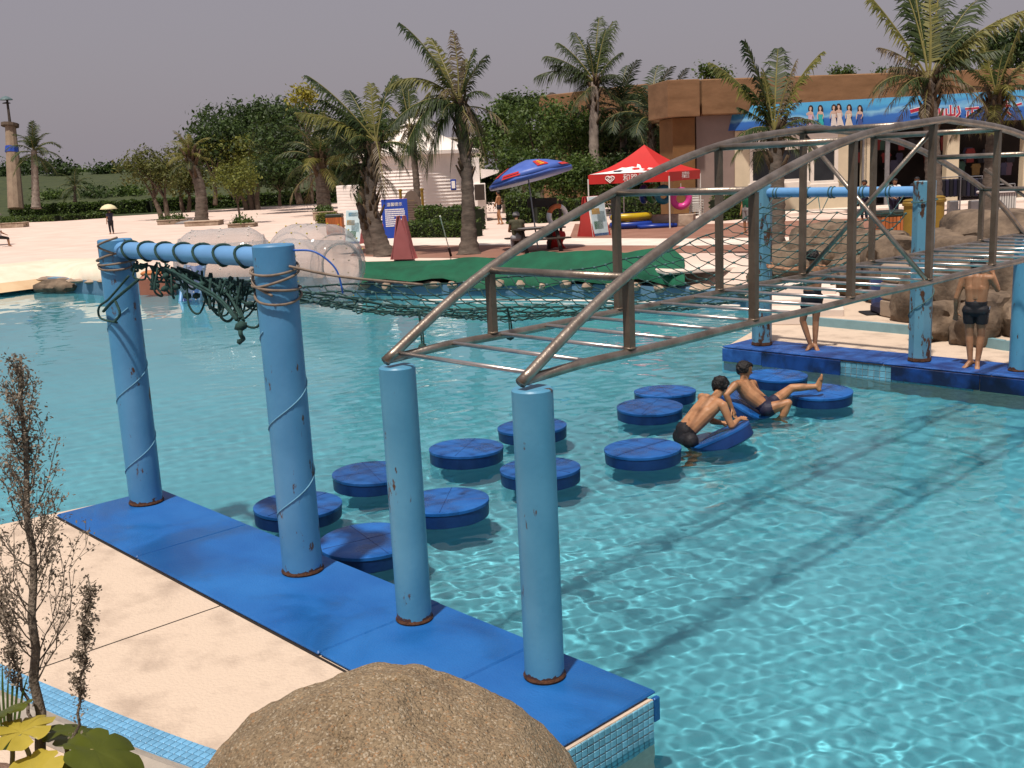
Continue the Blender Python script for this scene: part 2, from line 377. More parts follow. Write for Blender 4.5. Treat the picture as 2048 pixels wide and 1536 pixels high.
def make_water():
    nr, na = 900, 560
    r = 3.2*np.exp(np.linspace(0, math.log(62/3.2), nr))
    a0, a1 = YAW-R(36), YAW+R(38)             # heading measured from +Y towards -X
    a = np.linspace(a0, a1, na)
    Rr, A = np.meshgrid(r, a, indexing='ij')
    X = -Rr*np.sin(A); Y = Rr*np.cos(A)
    Z = WL+waves(X, Y, Rr*.0034)
    me = bpy.data.meshes.new('pool_water'); n = nr*na
    me.vertices.add(n); me.vertices.foreach_set('co', np.stack([X, Y, Z], -1).ravel())
    i = np.arange(n).reshape(nr, na)
    q = np.stack([i[:-1, :-1], i[1:, :-1], i[1:, 1:], i[:-1, 1:]], -1).reshape(-1, 4)
    if True:
        e1 = np.array([X[1, 0]-X[0, 0], Y[1, 0]-Y[0, 0]]); e2 = np.array([X[0, 1]-X[0, 0], Y[0, 1]-Y[0, 0]])
        if e1[0]*e2[1]-e1[1]*e2[0] < 0: q = q[:, ::-1]
    me.loops.add(q.size); me.loops.foreach_set('vertex_index', np.ascontiguousarray(q).ravel())
    me.polygons.add(len(q)); me.polygons.foreach_set('loop_start', np.arange(0, q.size, 4)); me.polygons.foreach_set('loop_total', np.full(len(q), 4))
    me.polygons.foreach_set('use_smooth', np.ones(len(q), bool)); me.update()
    m = bpy.data.materials.new('pool_water'); m.use_nodes = True; b = m.node_tree.nodes['Principled BSDF']
    b.inputs['Base Color'].default_value = (.93, .99, 1, 1); b.inputs['Roughness'].default_value = 0
    b.inputs['IOR'].default_value = 1.33; b.inputs['Transmission Weight'].default_value = 1
    me.materials.append(m)
    o = struct(put('pool_water', me)); o.cycles.is_caustics_caster = True
make_water()

def floor_mat():
    m = bpy.data.materials.new('pool_floor'); m.use_nodes = True; N, L = m.node_tree.nodes, m.node_tree.links
    b = N['Principled BSDF']; b.inputs['Roughness'].default_value = .7
    g = N.new('ShaderNodeNewGeometry')
    n = N.new('ShaderNodeTexNoise'); n.inputs['Scale'].default_value = .35; n.inputs['Detail'].default_value = 6; L.new(g.outputs['Position'], n.inputs['Vector'])
    r = N.new('ShaderNodeValToRGB'); r.color_ramp.elements[0].position = .3; r.color_ramp.elements[1].position = .7
    r.color_ramp.elements[0].color = (.072, .335, .41, 1); r.color_ramp.elements[1].color = (.108, .40, .48, 1); L.new(n.outputs[0], r.inputs[0])
    L.new(r.outputs[0], b.inputs['Base Color']); return m
M['floor'] = floor_mat()
def receiver(o): o.cycles.is_caustics_receiver = True; return o
FLOOR = -1.08
o = MB().add([(-75, -12, FLOOR), (25, -12, FLOOR), (25, 45, FLOOR), (-75, 45, FLOOR)], [(0, 1, 2, 3)]).build('pool_floor', M['floor']); struct(receiver(o))

# ---- shore line, left to right
SHORE = [(-62, -6), (-52, 2), (-45, 8.6)]+[tuple(gp(u, v, WL)[:2]) for u, v in ((0, 592), (60, 584), (95, 579))]
WALL = [tuple(gp(u, v, WL)[:2]) for u, v in ((95, 579), (130, 581), (210, 587), (300, 585), (430, 580), (560, 578), (700, 583), (800, 586), (1000, 585), (1250, 590), (1400, 601))]+[(-15.2, 22.2), (-13.6, 21.2)]
EDGE = [(-12.9, 23.2), (-11.6, 23.1), (-9.8, 22.2), (-8.2, 20.9), (-7.0, 19.8), (-5.6, 19.3), (-3, 19), (3, 18.8), (9, 18.6)]
def resample(P, step):
    out = []
    for a, b in zip(P, P[1:]):
        a, b = Vector(a), Vector(b); n = max(1, int((b-a).length/step))
        out += [a.lerp(b, i/n) for i in range(n)]
    return out+[Vector(P[-1])]
def vline(u):        # where sand and paving give way to grass, as seen
    return interp(u, [(-700, 462), (0, 443), (250, 432), (480, 416), (700, 405), (1000, 398), (1400, 385), (2400, 345)])
bpts = resample(SHORE+WALL+EDGE, 1.2)
nS = 40
beach = MB(); field = MB(); rows = []; rows2 = []
for B in bpts:
    u, v = proj((B.x, B.y, .3)); u = max(-700, min(2900, u))
    far = gg(u, vline(u)); far2 = Vector((far.x, far.y)).normalized()
    dist = math.hypot(far.x, far.y); d0 = B.length
    isb = B.x < -39 and B.y < 15.5
    row = []
    for k in range(nS):
        t = (k/(nS-1))**2.2; d = d0+(dist-d0)*t
        P = (B/ d0)*d if k < 3 else far2*d
        P = B.lerp(Vector((far2.x*dist, far2.y*dist)), (d-d0)/max(1e-6, dist-d0))
        z = GZ(P.x, P.y)
        if isb: z = -.5+(z+.5)*sstep(0, 5.5, (d-d0)+2.0)
        elif -27.2 < B.x < -15: z = -.1+(z+.1)*sstep(1.3, 1.95, d-d0)
        elif k == 0: z = min(z, .12 if B.x < -27 else .3)
        row.append((P.x, P.y, z))
    rows.append(row)
    rows2.append([(far2.x*d, far2.y*d, GZ(far2.x*d, far2.y*d)-.012*(0 if i else -1)) for i, d in enumerate([dist-.6, dist+8, dist+25, dist+60, dist+130, dist+260, 900])])
def sheet(rows):
    mb = MB(); n = len(rows[0])
    vs = [p for r in rows for p in r]
    return mb.add(vs, [(i*n+k+1, i*n+k, (i+1)*n+k, (i+1)*n+k+1) for i in range(len(rows)-1) for k in range(n-1)][::1])
def upfix(mb):
    fs = []
    for f in mb.f:
        a, b, c = (Vector(mb.v[i]) for i in f[:3])
        fs.append(f if (b-a).cross(c-a).z > 0 else tuple(reversed(f)))
    mb.f = fs; return mb
bsh = sheet(rows)
for i in range(len(rows)-1):
    B = bpts[i]
    for k in range(nS-1):
        e = math.hypot(*rows[i][k][:2])-B.length
        if B.x < -34.5 and B.y < 15.7: bsh.mi[i*(nS-1)+k] = 2 if e < .8+.5*noise.noise(Vector((i*.5, 2, 0))) and B.y < 14.2 else 1 if e < 5.4+.4*noise.noise(Vector((i*.2, 0, 0))) else 0
struct(upfix(bsh).build('beach', [M['sand'], M['sandwhite'], M['sandwet']], smooth=True))
struct(upfix(sheet(rows2)).build('grass_field', M['grass'], smooth=True))

# ---- pool walls
pw = MB(); W = resample(WALL, .8)
for a, b in zip(W, W[1:]):
    z = 0.0 if a.x > -27 else .15
    pw.add([(a.x, a.y, -1.4), (b.x, b.y, -1.4), (b.x, b.y, z), (a.x, a.y, z)], [(0, 1, 2, 3)])
    na = Vector((a.x, a.y, 0)).normalized(); nb = Vector((b.x, b.y, 0)).normalized()
    pw.add([(a.x, a.y, z), (b.x, b.y, z), (b.x+nb.x, b.y+nb.y, z), (a.x+na.x, a.y+na.y, z)], [(0, 1, 2, 3)])
pwo = struct(receiver(pw.build('pool_wall', M['bluewall'])))
rnd = random.Random(5)
def rockmesh(name, m, size, seed, sub=3, rough=.22, flat=.75, fr=1.3):
    import bmesh
    bm = bmesh.new(); bmesh.ops.create_icosphere(bm, subdivisions=sub, radius=1)
    off = Vector((seed*7.13, seed*3.7, seed*1.9))
    for v in bm.verts:
        p = v.co.copy()
        d = noise.fractal(p*fr+off, 1.0, 2.1, 4)*rough+noise.cell(p*1.7+off)*rough*.45
        v.co = Vector((p.x*size[0], p.y*size[1], p.z*size[2]))*(1+d)
        if v.co.z > size[2]*flat: v.co.z = size[2]*flat+(v.co.z-size[2]*flat)*.3
    me = bpy.data.meshes.new(name); bm.to_mesh(me); bm.free(); me.materials.append(m)
    me.polygons.foreach_set('use_smooth', [True]*len(me.polygons)); me.set_sharp_from_angle(angle=R(38)); return me
# coping stones along the walled shore: each a piece of the wall
stone_meshes = [rockmesh('coping_stone', M['stone'], (.42, .28, .17), s, 2, .25) for s in range(5)]
Ws = resample(WALL, .62); k = 0
for i, p in enumerate(Ws[:-1]):
    u, _ = proj((p.x, p.y, 0))
    if (225 < u < 700 and i % 2) or (722 < u < 1370): continue
    n = p.normalized(); zz = .04 if p.x > -27 else .12
    o = put('coping_stone', rnd.choice(stone_meshes), pwo, (p.x+n.x*.25, p.y+n.y*.25, zz+.03*rnd.uniform(-1, 1)), rnd.uniform(0, 6.28), (rnd.uniform(.75, 1.15), rnd.uniform(.8, 1.1), rnd.uniform(.85, 1.3)*(.7 if p.x > -27 else .45)))
shore_rock = put('shore_rock', rockmesh('shore_rock', M['wallrock'], (.9, .45, .34), 4, 3), None, gp(112, 574, -.12), .4)
tag(shore_rock, 'low brown rock where the bleached sand meets the pool wall', 'rock')

# ---- near platform, mats and tiles
PLX = -3.93
pl = MB()
poly = [(-10.95, 4.76), (-11.18, 3.2), (-11.25, 1.2), (-7.9, 1.0), (-5, 1.6), (PLX+.02, 2.2), (PLX+.02, 4.76)]
pl.prism(poly, -1.3, -.034)
plat = struct(receiver(pl.build('near_platform', M['concrete'])))
MB().box((-7.455, 2.9, -.0335), (.012, 1.58, .004)).build('joint', M['dark'], plat)
MB().box((-7.45, 3.684, -.0325), (7.0, .02, .006)).build('grime_line', M['dark'], plat)
mats = thing('foam_mat', 'long bright blue foam matting along the near pool edge under the posts', 'mat', (-8.5, 4.26, 0), world=True)
def slab(x0, x1, y0, y1, z0, z1, b=.012): return MB().bbox(((x0+x1)/2, (y0+y1)/2, (z0+z1)/2), (x1-x0, y1-y0, z1-z0), b)
slab(-10.94, -9.03, 3.69, 4.83, -.03, 0).build('mat_panel', M['mat'], mats)
slab(-9.022, -6.068, 3.69, 4.83, -.03, .001).build('mat_panel', M['mat'], mats)
slab(-6.06, -4.985, 3.70, 4.82, -.03, .002).build('mat_panel', M['mat'], mats)
slab(-4.98, PLX, 3.70, 4.83, -.03, 0).build('mat_panel', M['mat'], mats)
slab(PLX-.003, PLX+.03, 4.78, 4.835, -.20, -.035, .006).build('edge_strip', M['mat'], mats)
# tiled end wall of the platform: tiles as pieces
tmesh = MB().bbox((0, 0, 0), (.012, .046, .046), .004).mesh('tile', M['tile'])
MB().box((PLX+.012, 3.9, -.66), (.02, 1.75, 1.24)).build('tile_bed', M['grout'], plat)
for j in range(7):
    for i in range(26):
        put('tile', tmesh, plat, (PLX+.026, 4.745-i*.052, -.062-j*.052))
MB().box((PLX-1, 4.775, -.75), (14, .02, 1.1)).build('side_wall', M['bluewall'], plat) if False else None
# blue tile gutter strip at the back of the platform
ga = [Vector((-8.6, 1.93)), Vector((-7.11, 2.2)), Vector((-5.66, 2.52)), Vector((-4.2, 2.95))]
gs = struct(bpy.data.objects.new('gutter_strip', None)); COL.objects.link(gs)
st = MB(); pts = catmull([(p.x, p.y, 0) for p in ga], 40)
stm = MB().bbox((0, 0, 0), (.046, .046, .012), .003).mesh('tile', M['striptile'])
acc = 0; nt_ = 0
L_ = [0]
for a, b in zip(pts, pts[1:]): L_.append(L_[-1]+(b-a).length)
def along(s):
    for i in range(len(pts)-1):
        if L_[i+1] >= s:
            t = (s-L_[i])/(L_[i+1]-L_[i]); return pts[i].lerp(pts[i+1], t), (pts[i+1]-pts[i]).normalized()
    return pts[-1], (pts[-1]-pts[-2]).normalized()
bed = MB(); s = 0
while s < L_[-1]-.06:
    p, t = along(s); n = Vector((t.y, -t.x, 0))
    p2, t2 = along(s+.0505); n2 = Vector((t2.y, -t2.x, 0))
    bed.add([p+Vector((0, 0, -.030)), p+n*.255+Vector((0, 0, -.030)), p2+n2*.255+Vector((0, 0, -.030)), p2+Vector((0, 0, -.030))], [(0, 1, 2, 3)])
    if .75 < s < L_[-1]-.75:
        for j in range(5): put('tile', stm, gs, p+n*(.027+.0505*j)+Vector((0, 0, -.026)), math.atan2(t.y, t.x))
    s += .0505
upfix(bed).build('grout_bed', M['grout'], gs)
cb = MB(); cv = []
for i in range(41):
    p, t = along(L_[-1]*i/40); n = Vector((t.y, -t.x, 0)); cv.append(p+n*.36)
cb.tube([p+Vector((0, 0, -.03)) for p in cv], .105, 8, sq=False)
cb.build('kerb', mat('grey_kerb', (.30, .27, .23), .9, .2, 6, .4, 30), gs, edge=40)

# planting mound below the camera
def mound(a, b):
    x = -9+b*9.5; y0 = interp(x, [(-9, 1.35), (-7.1, 1.75), (-5.66, 2.08), (-4.2, 2.55), (1, 2.9)]); y = y0-a*5.5
    d = y0-y
    z = -.06+1.05*sstep(0, 1.6, d)*sstep(-7.5, -4.2, x)+.2*sstep(1.5, 4, d)+.05*noise.noise(Vector((x*3, y*3, 1)))
    return (x, y, z)
struct(upfix(MB().grid(mound, 40, 60)).build('planting_bed', M['soil'], smooth=True))

# ---- far platform
fp = MB(); fp.prism([(-10.94, 15.6), (9, 15.6), (9, 18.5), (-8.8, 18.5), (-11.95, 18.7)], -1.3, -.03)
fplat = struct(receiver(fp.build('far_platform', M['concrete'])))
up_ = MB(); up_.prism([(-12.0, 18.62), (-8.82, 18.43), (-6.85, 17.7), (-5, 17.4), (4, 17.2), (4, 19), (-9, 23), (-14.4, 23), (-13.5, 21)], -1.3, .13)
struct(up_.build('upper_platform', M['concrete']))
ris = MB(); rp = [(-13.45, 20.9), (-12.03, 18.6), (-8.83, 18.405), (-6.86, 17.67), (-5, 17.37)]
for a, b in zip(rp, rp[1:]):
    ris.add([(a[0], a[1], -.4), (b[0], b[1], -.4), (b[0], b[1], .135), (a[0], a[1], .135)], [(0, 1, 2, 3)])
    na = Vector((.0, 1, 0))
    ris.add([(a[0], a[1], .135), (b[0], b[1], .135), (b[0]+.02, b[1]+.09, .136), (a[0]+.1, a[1]+.09, .136)], [(0, 1, 2, 3)])
struct(ris.build('step_riser', mat('pale_blue_tile_edge', (.17, .30, .34), .5, .12, 4)))
fm = thing('foam_mat', 'worn blue foam matting with wet patches on the far platform edge', 'mat', (-7, 16, 0), world=True)
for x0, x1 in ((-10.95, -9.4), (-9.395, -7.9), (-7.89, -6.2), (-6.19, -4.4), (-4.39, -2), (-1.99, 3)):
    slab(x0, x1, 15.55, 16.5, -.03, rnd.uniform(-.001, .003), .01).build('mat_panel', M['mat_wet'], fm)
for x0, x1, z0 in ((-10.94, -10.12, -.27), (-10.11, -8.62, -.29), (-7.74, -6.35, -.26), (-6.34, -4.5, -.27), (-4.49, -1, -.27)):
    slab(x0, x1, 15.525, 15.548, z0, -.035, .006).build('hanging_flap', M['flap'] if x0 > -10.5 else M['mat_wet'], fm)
ft = MB().box((-4, 15.59, -.7), (13.9, .015, 1.2)).build('tile_bed', M['grout'], fplat)
ftm = MB().bbox((0, 0, 0), (.094, .012, .094), .005).mesh('tile', M['tile'])
for j in range(3):
    for i in range(22): put('tile', ftm, fplat, (-8.6+i*.1, 15.577, -.10-j*.1))
# stairs up to the plaza
stn = struct(bpy.data.objects.new('plaza_steps', None)); COL.objects.link(stn)
for i, (z, y) in enumerate(((.28, 20.6), (.43, 21.2), (.57, 21.8))):
    c_ = gp(1598+4*i, 612-21*i, z); MB().bbox((c_.x, c_.y, z-.16), (1.75-.2*i, 1.0, .32), .02, rz=R(30)).build('step', M['pathwhite'], stn)

# ---- paving sheets
def sheetpoly(name, m, px, h, z=None):
    P = [gg(*p) for p in px]; mb = MB()
    mb.add([(p.x, p.y, p.z+h) for p in P], [tuple(range(len(P)))]); return struct(upfix(mb).build(name, m))
brick_px = [(700, 512), (850, 516), (1000, 516), (1250, 507), (1400, 506), (1500, 506), (1600, 503), (1700, 500), (1860, 478), (2120, 465), (2250, 450), (2250, 418), (1900, 430), (1500, 445), (1320, 452), (1150, 448), (1140, 474), (960, 476), (800, 480), (722, 486)]
sheetpoly('brick_paving', M['brick'], brick_px, .008)
sheetpoly('white_path', M['pathwhite'], [(716, 492), (1000, 491), (1400, 492), (1800, 480), (1800, 470), (1400, 478), (1000, 476), (726, 478)], .014)
sheetpoly('gate_path', M['sand'], [(930, 478), (1015, 478), (1005, 444), (960, 444)], .016)
# ================================================================== GATES, LADDER, NET, PADS
def post(r, h, n=32, seg=14, top=.012):
    prof = [(r, 0)]+[(r, h*i/seg) for i in range(1, seg)]+[(r, h-top), (r-top, h), (0, h)]
    return MB().lathe(prof, n)
def ring(c, r, th, tilt=0, az=0, n=28, wob=0., seed=0):
    rg = random.Random(seed); P = []
    for k in range(n):
        a = 2*math.pi*k/n
        P.append(Vector((r*math.cos(a)*(1+wob*math.sin(a*2+seed)), r*math.sin(a)*(1+wob*math.cos(a*3+seed)), math.tan(tilt)*r*math.cos(a-az)))+Vector(c))
    return P
def spiral(mb, cx, cy, r, z0, z1, turns, th, a0=0):
    n = int(turns*22); P = [(cx+(r+th*.6)*math.cos(a0+2*math.pi*turns*i/n), cy+(r+th*.6)*math.sin(a0+2*math.pi*turns*i/n), z0+(z1-z0)*i/n) for i in range(n+1)]
    mb.tube(P, th, 5)

XA, XB, YN = -10.56, -7.52, 4.5
g1 = thing('net_gate', 'near blue pipe gate of two thick posts and a crossbar with cords wound round', 'gate', (XB, YN, 0), world=True)
for x in (XA, XB):
    p = post(.17, 2.79).build('post', M['post'], g1, edge=35, loc=(x, YN, .003))
    MB().lathe([(.178, 0), (.182, .012), (.172, .03)], 32).build('rusty_collar', mat('rust_foot', (.035, .014, .008), .95, .4, 14, .8, 60, col2=(.10, .04, .018)), p)
    w = MB(); spiral(w, 0, 0, .17, .12, 2.1, 2.6, .006, 1.0 if x == XB else 2.4)
    w.build('wound_cord', mat('thin_blue_cord', (.10, .26, .38), .7, .2, 10), p, smooth=True)
MB().tube([(XA+.1, YN, 2.685), (XB-.1, YN, 2.685)], .083, 24).build('crossbar', M['barpaint'], g1, edge=35)
cc = MB()
for i, (z, t, a) in enumerate(((2.60, .22, 2.2), (2.52, .28, 1.4), (2.45, .12, 3.6), (2.38, .3, 2.7))): cc.tube(ring((XB, YN, z), .19, .011, t, a, wob=.05, seed=i), .011, 6, closed=True)
cc.tube(catmull([(XB+.18, YN+.02, 2.62), (XB+.5, YN+.3, 2.52), (XB+.9, YN+.8, 2.42)], 8), .011, 6)
cc.tube(catmull([(XB-.2, YN, 2.7), (XB-.1, YN-.16, 2.5), (XB+.15, YN-.14, 2.4)], 8), .011, 6)
tag(cc.build('cord_coil', M['cable'], smooth=True), 'tan cord wound in loose loops round the nearer tall gate post', 'cord', 'cords wound round the gate posts')
cc = MB()
for i, (z, t, a) in enumerate(((2.62, .25, .3), (2.56, .1, 1.4), (2.53, .2, 2.5))): cc.tube(ring((XA, YN, z), .19, .011, t, a, wob=.05, seed=i+7), .011, 6, closed=True)
cc.tube(catmull([(XA+.17, YN-.1, 2.66), (XA+.05, YN-.2, 2.74), (XA+.3, YN-.1, 2.82)], 8), .011, 6)
tag(cc.build('cord_coil', M['cable'], smooth=True), 'tan cord wound round the top of the farther left gate post', 'cord', 'cords wound round the gate posts')
tag(MB().tube(catmull([(XB+.14, YN+.1, 2.74), (XB+.3, YN+.2, 2.72), (XB+.42, YN+.3, 2.58), (XB+.45, YN+.33, 2.38)], 10), .008, 6).build('blue_hose', mat('blue_hose', (.02, .10, .42), .4), smooth=True), 'thin blue hose curling off the nearest tall gate post', 'hose')

XE, XF, YF = -10.42, -7.5, 16.0
g2 = thing('net_gate', 'far blue gate of two peeling octagonal posts with pale crossbar', 'gate', (XF, YF, 0), world=True)
for x in (XE, XF):
    p = post(.175, 2.82, 8, 6).build('post', M['postfar'], g2, loc=(x, YF, .003)); p.rotation_euler.z = R(22.5+17)
    MB().lathe([(.182, 0), (.186, .015), (.178, .06)], 8).build('rusty_collar', mat('rust_foot_far', (.035, .014, .008), .95, .4, 14, .8, 60, col2=(.10, .04, .018)), p)
MB().tube([(XE+.12, YF, 2.69), (XF-.12, YF, 2.66)], .083, 20).build('crossbar', M['barpaint'], g2, edge=35)
fr = MB(); spiral(fr, XF, YF, .178, .35, 1.2, 1.1, .008, .5); fr.build('wound_cord', M['ropelight'], g2, smooth=True)
MB().tube(ring((XF, YF, 2.52), .19, .01, .1, 1), .01, 6, closed=True).build('cord_loop', M['ropelight'], g2, smooth=True)

# ---- the arched overhead ladder
XL, XR, ZR = -5.98, -4.6, 2.03
lad = thing('monkey_bars', 'long arched steel overhead ladder on blue posts spanning the pool', 'monkey bars', (XR, 4.5, 0), world=True)
for x in (XL, XR):
    for y in (4.5, 16.0):
        p = post(.132, 1.95, 28).build('post', M['ladderpost'], lad, edge=35, loc=(x, y, .003))
        MB().lathe([(.139, 0), (.143, .012), (.134, .028)], 28).build('rusty_collar', mat('rust_foot_l', (.035, .014, .008), .95, .4, 14, .8, 60, col2=(.10, .04, .018)), p)
AP = [(4.40, 2.0), (5.45, 2.56), (6.95, 3.07), (8.45, 3.42), (9.95, 3.555)]
AP = AP+[(20.4-y, z) for y, z in AP[::-1]]
arch_pts = catmull([(0, y, z) for y, z in AP], 7)
def archz(y):
    return interp(y, [(p.y, p.z) for p in arch_pts])
for x in (XL, XR):
    MB().tube([(x, 4.42, ZR-.02)]+[(x, y, ZR+.004*math.sin(y*3)) for y in np.linspace(5, 15.5, 22)]+[(x, 16.05, ZR-.02)], .032, 14).build('rail', M['steel'], lad, smooth=True)
    MB().tube([(x, p.y, p.z) for p in arch_pts], .037, 14).build('arch', M['steel'], lad, smooth=True)
UY = [5.45+1.5*i for i in range(7)]
for x in (XL, XR):
    for y in UY:
        MB().tube([(x, y, ZR+.03), (x, y, archz(y)-.03)], .029, 4, sq=True).build('upright', M['steelbrown'], lad)
        w = MB().lathe([(.045, 0), (.042, .010), (.034, .016)], 10, (x, y, ZR+.026)).build('weld', M['steelbrown'], lad, smooth=True)
rm = MB().tube([(XL+.03, 0, 0), (XR-.03, 0, 0)], .0155, 10).mesh('rung', M['rung'], True)
for i in range(24):
    o = put('rung', rm, lad, (0, 4.52+i*.4985, ZR+.012))
for y in UY:
    MB().tube([(XL+.03, y, archz(y)-.015), (XR-.03, y, archz(y)-.015)], .029, 12).build('top_crossbar', M['steel'], lad, smooth=True)
MB().tube([(XL, 9.97, 3.5), (XR, 9.90, 2.06)], .024, 10).build('brace', M['steel'], lad, smooth=True)
MB().tube([(XR, 9.99, 3.5), (XL, 10.02, 2.06)], .024, 10).build('brace', M['steel'], lad, smooth=True)
MB().tube([(XL, 14.5, 3.0), (XR, 14.5, 2.06)], .02, 8).build('brace', M['steel'], lad, smooth=True)

# ---- rope net between the gates
zL = [(4.5, 2.56), (5.2, 2.36), (6, 2.2), (8, 1.95), (10, 1.84), (12.2, 1.86), (13.4, 1.93), (15.2, 2.25), (15.85, 2.45)]
zRr = [(4.5, 2.5), (5.2, 2.28), (6, 2.08), (8, 1.82), (9.5, 1.67), (11.4, 1.52), (13, 1.58), (14, 1.78), (15.3, 2.18), (15.85, 2.36)]
def netp(y, w):
    hw = interp(y, [(4.5, .95), (6, 1.1), (9, 1.3), (13, 1.38), (16, 1.28)]); xc = -8.98
    l, r = interp(y, zL), interp(y, zRr)
    sag = .22*interp(y, [(4.5, .3), (8, 1), (12, 1.3), (14.5, .9), (16, .1)])
    z = l+(r-l)*(w+1)/2-sag*(1-w*w)
    j = noise.noise_vector(Vector((y*1.3, w*2.2, 3)))*.07
    return Vector((xc+w*hw+j.x, y+j.y, z+j.z*.8))
net = thing('rope_net', 'dark green knotted rope net slung between the two blue gates', 'rope net', (-9, 10, 0), world=True)
nm = MB(); kn = MB(); NW, NL = 9, 44
knot = rockmesh('k', M['rope'], (.034, .034, .028), 3, 1, .2, 2)
kv = [v.co.copy() for v in knot.vertices]; kf = [tuple(p.vertices) for p in knot.polygons]
for i in range(NW+1):
    w = -1+2*i/NW
    nm.tube([netp(4.6+11.2*k/(NL*2), w) for k in range(NL*2+1)], .0115 if i in (0, NW) else .0075, 5)
for k in range(NL+1):
    y = 4.6+11.2*k/NL
    nm.tube([netp(y, -1+2*i/(NW*2))+Vector((0, .04*math.sin(i*2.1+k), -.02*(i % 2))) for i in range(NW*2+1)], .0075, 5)
    for i in range(NW+1): kn.add([v*.8+netp(y, -1+2*i/NW) for v in kv], kf)
tag(nm.build('mesh_cords', M['rope'], net, smooth=True), kind='stuff')
tag(kn.build('knots', M['ropelight'], net, smooth=True), kind='stuff')
for x0, x1, w in ((-10.15, -9.8, -.9), (-9.55, -9.3, -.45), (-9.1, -9.3, -.1), (-8.55, -8.5, .3), (-8.1, -7.8, .8)):
    hg = MB(); p_ = netp(15.75, w)
    hg.tube([(x0, YF-.05, 2.62), p_, (x1, YF-.05, 2.62)], .010, 5)
    for dx in (0, .06): hg.tube([Vector((x0+dx, YF, 2.675))+Vector((0, .093*math.cos(a), .093*math.sin(a))) for a in np.linspace(0, 6.28, 16, endpoint=False)], .010, 5, closed=True)
    hg.build('hanger_cord', M['ropelight'], net, smooth=True)
# slack bunch under the near crossbar
bn = MB(); rg = random.Random(21)
for i in range(7):
    x = -10.2+i*.37
    bn.tube([Vector((x, YN, 2.685))+Vector((.03*math.sin(a*2), .094*math.cos(a), .094*math.sin(a))) for a in np.linspace(0, 6.28, 18, endpoint=False)], .012, 6, closed=True)
def bz(x): return 2.56-.10*sstep(-10.2, -8, x)
for i in range(46):
    x = rg.uniform(-10.2, -7.85); x2 = min(-7.75, x+rg.uniform(-.25, .6)); d = rg.uniform(.06, .42)*(.5+.6*sstep(-10.2, -8.2, x))
    y = YN+rg.uniform(-.05, .18)
    bn.tube(catmull([(x, y, bz(x)), (x+(x2-x)*.2+rg.uniform(-.08, .08), y-rg.uniform(0, .08), bz(x)-d*.8), ((x+x2)/2+rg.uniform(-.07, .07), y+.02, bz(x)-d), (x2, y+rg.uniform(-.1, .12), bz(x2)-d*.2)], 6), rg.uniform(.009, .013), 5)
for i in range(9):     # twisted hank falling towards the nearer post
    o_ = Vector((rg.uniform(-.05, .05), rg.uniform(-.06, .06), rg.uniform(-.05, .05)))
    bn.tube(catmull([Vector((-9.6+.05*i, YN, 2.53))+o_*.4, Vector((-8.9, YN, 2.42))+o_*1.5, Vector((-8.3, YN-.05, 2.30))+o_*1.2, Vector((-7.92, YN-.14, 2.16))+o_*.5], 7), .012, 5)
for x in np.arange(-10.1, -7.9, .14):
    c = Vector((x+rg.uniform(-.05, .05), YN+rg.uniform(-.04, .1), bz(x)-rg.uniform(.02, .25))); bn.add([v*rg.uniform(1.1, 1.5)+c for v in kv], kf)
bn.tube(catmull([(-10.05, YN-.12, 2.45), (-10.35, YN-.22, 2.22), (-10.62, YN-.22, 2.12), (-10.66, YN-.2, 2.0), (-10.3, YN-.19, 1.98)], 8), .012, 5)
bn.tube(catmull([(-9.85, YN-.12, 2.42), (-10.3, YN-.2, 2.2), (-10.55, YN-.21, 2.08)], 8), .016, 5)
bn.tube(catmull([(-10.25, YN-.2, 2.2), (-10.18, YN-.2, 2.08), (-10.3, YN-.21, 1.99)], 8), .014, 5)
c = Vector((-7.9, YN-.15, 2.12)); bn.add([v*1.8+c for v in kv], kf)
bn.tube(catmull([c, c+Vector((.04, -.03, -.06)), c+Vector((.02, 0, -.11)), c+Vector((-.05, 0, -.14))], 6), [.02]*18+[.028], 5)
bn.build('slack_bunch', M['rope'], net, smooth=True)
for y, w, l in ((6.35, .85, .36), (7.4, .95, .3)):
    p = netp(y, w); tails = MB()
    for dx in (0, .03): tails.tube(catmull([p, p+Vector((dx, .01, -l*.5)), p+Vector((.02+dx, 0, -l))], 5), .009, 5)
    tails.add([v*1.4+p+Vector((.02, 0, -l)) for v in kv], kf)
    tails.build('loose_tail', M['rope'], net, smooth=True)

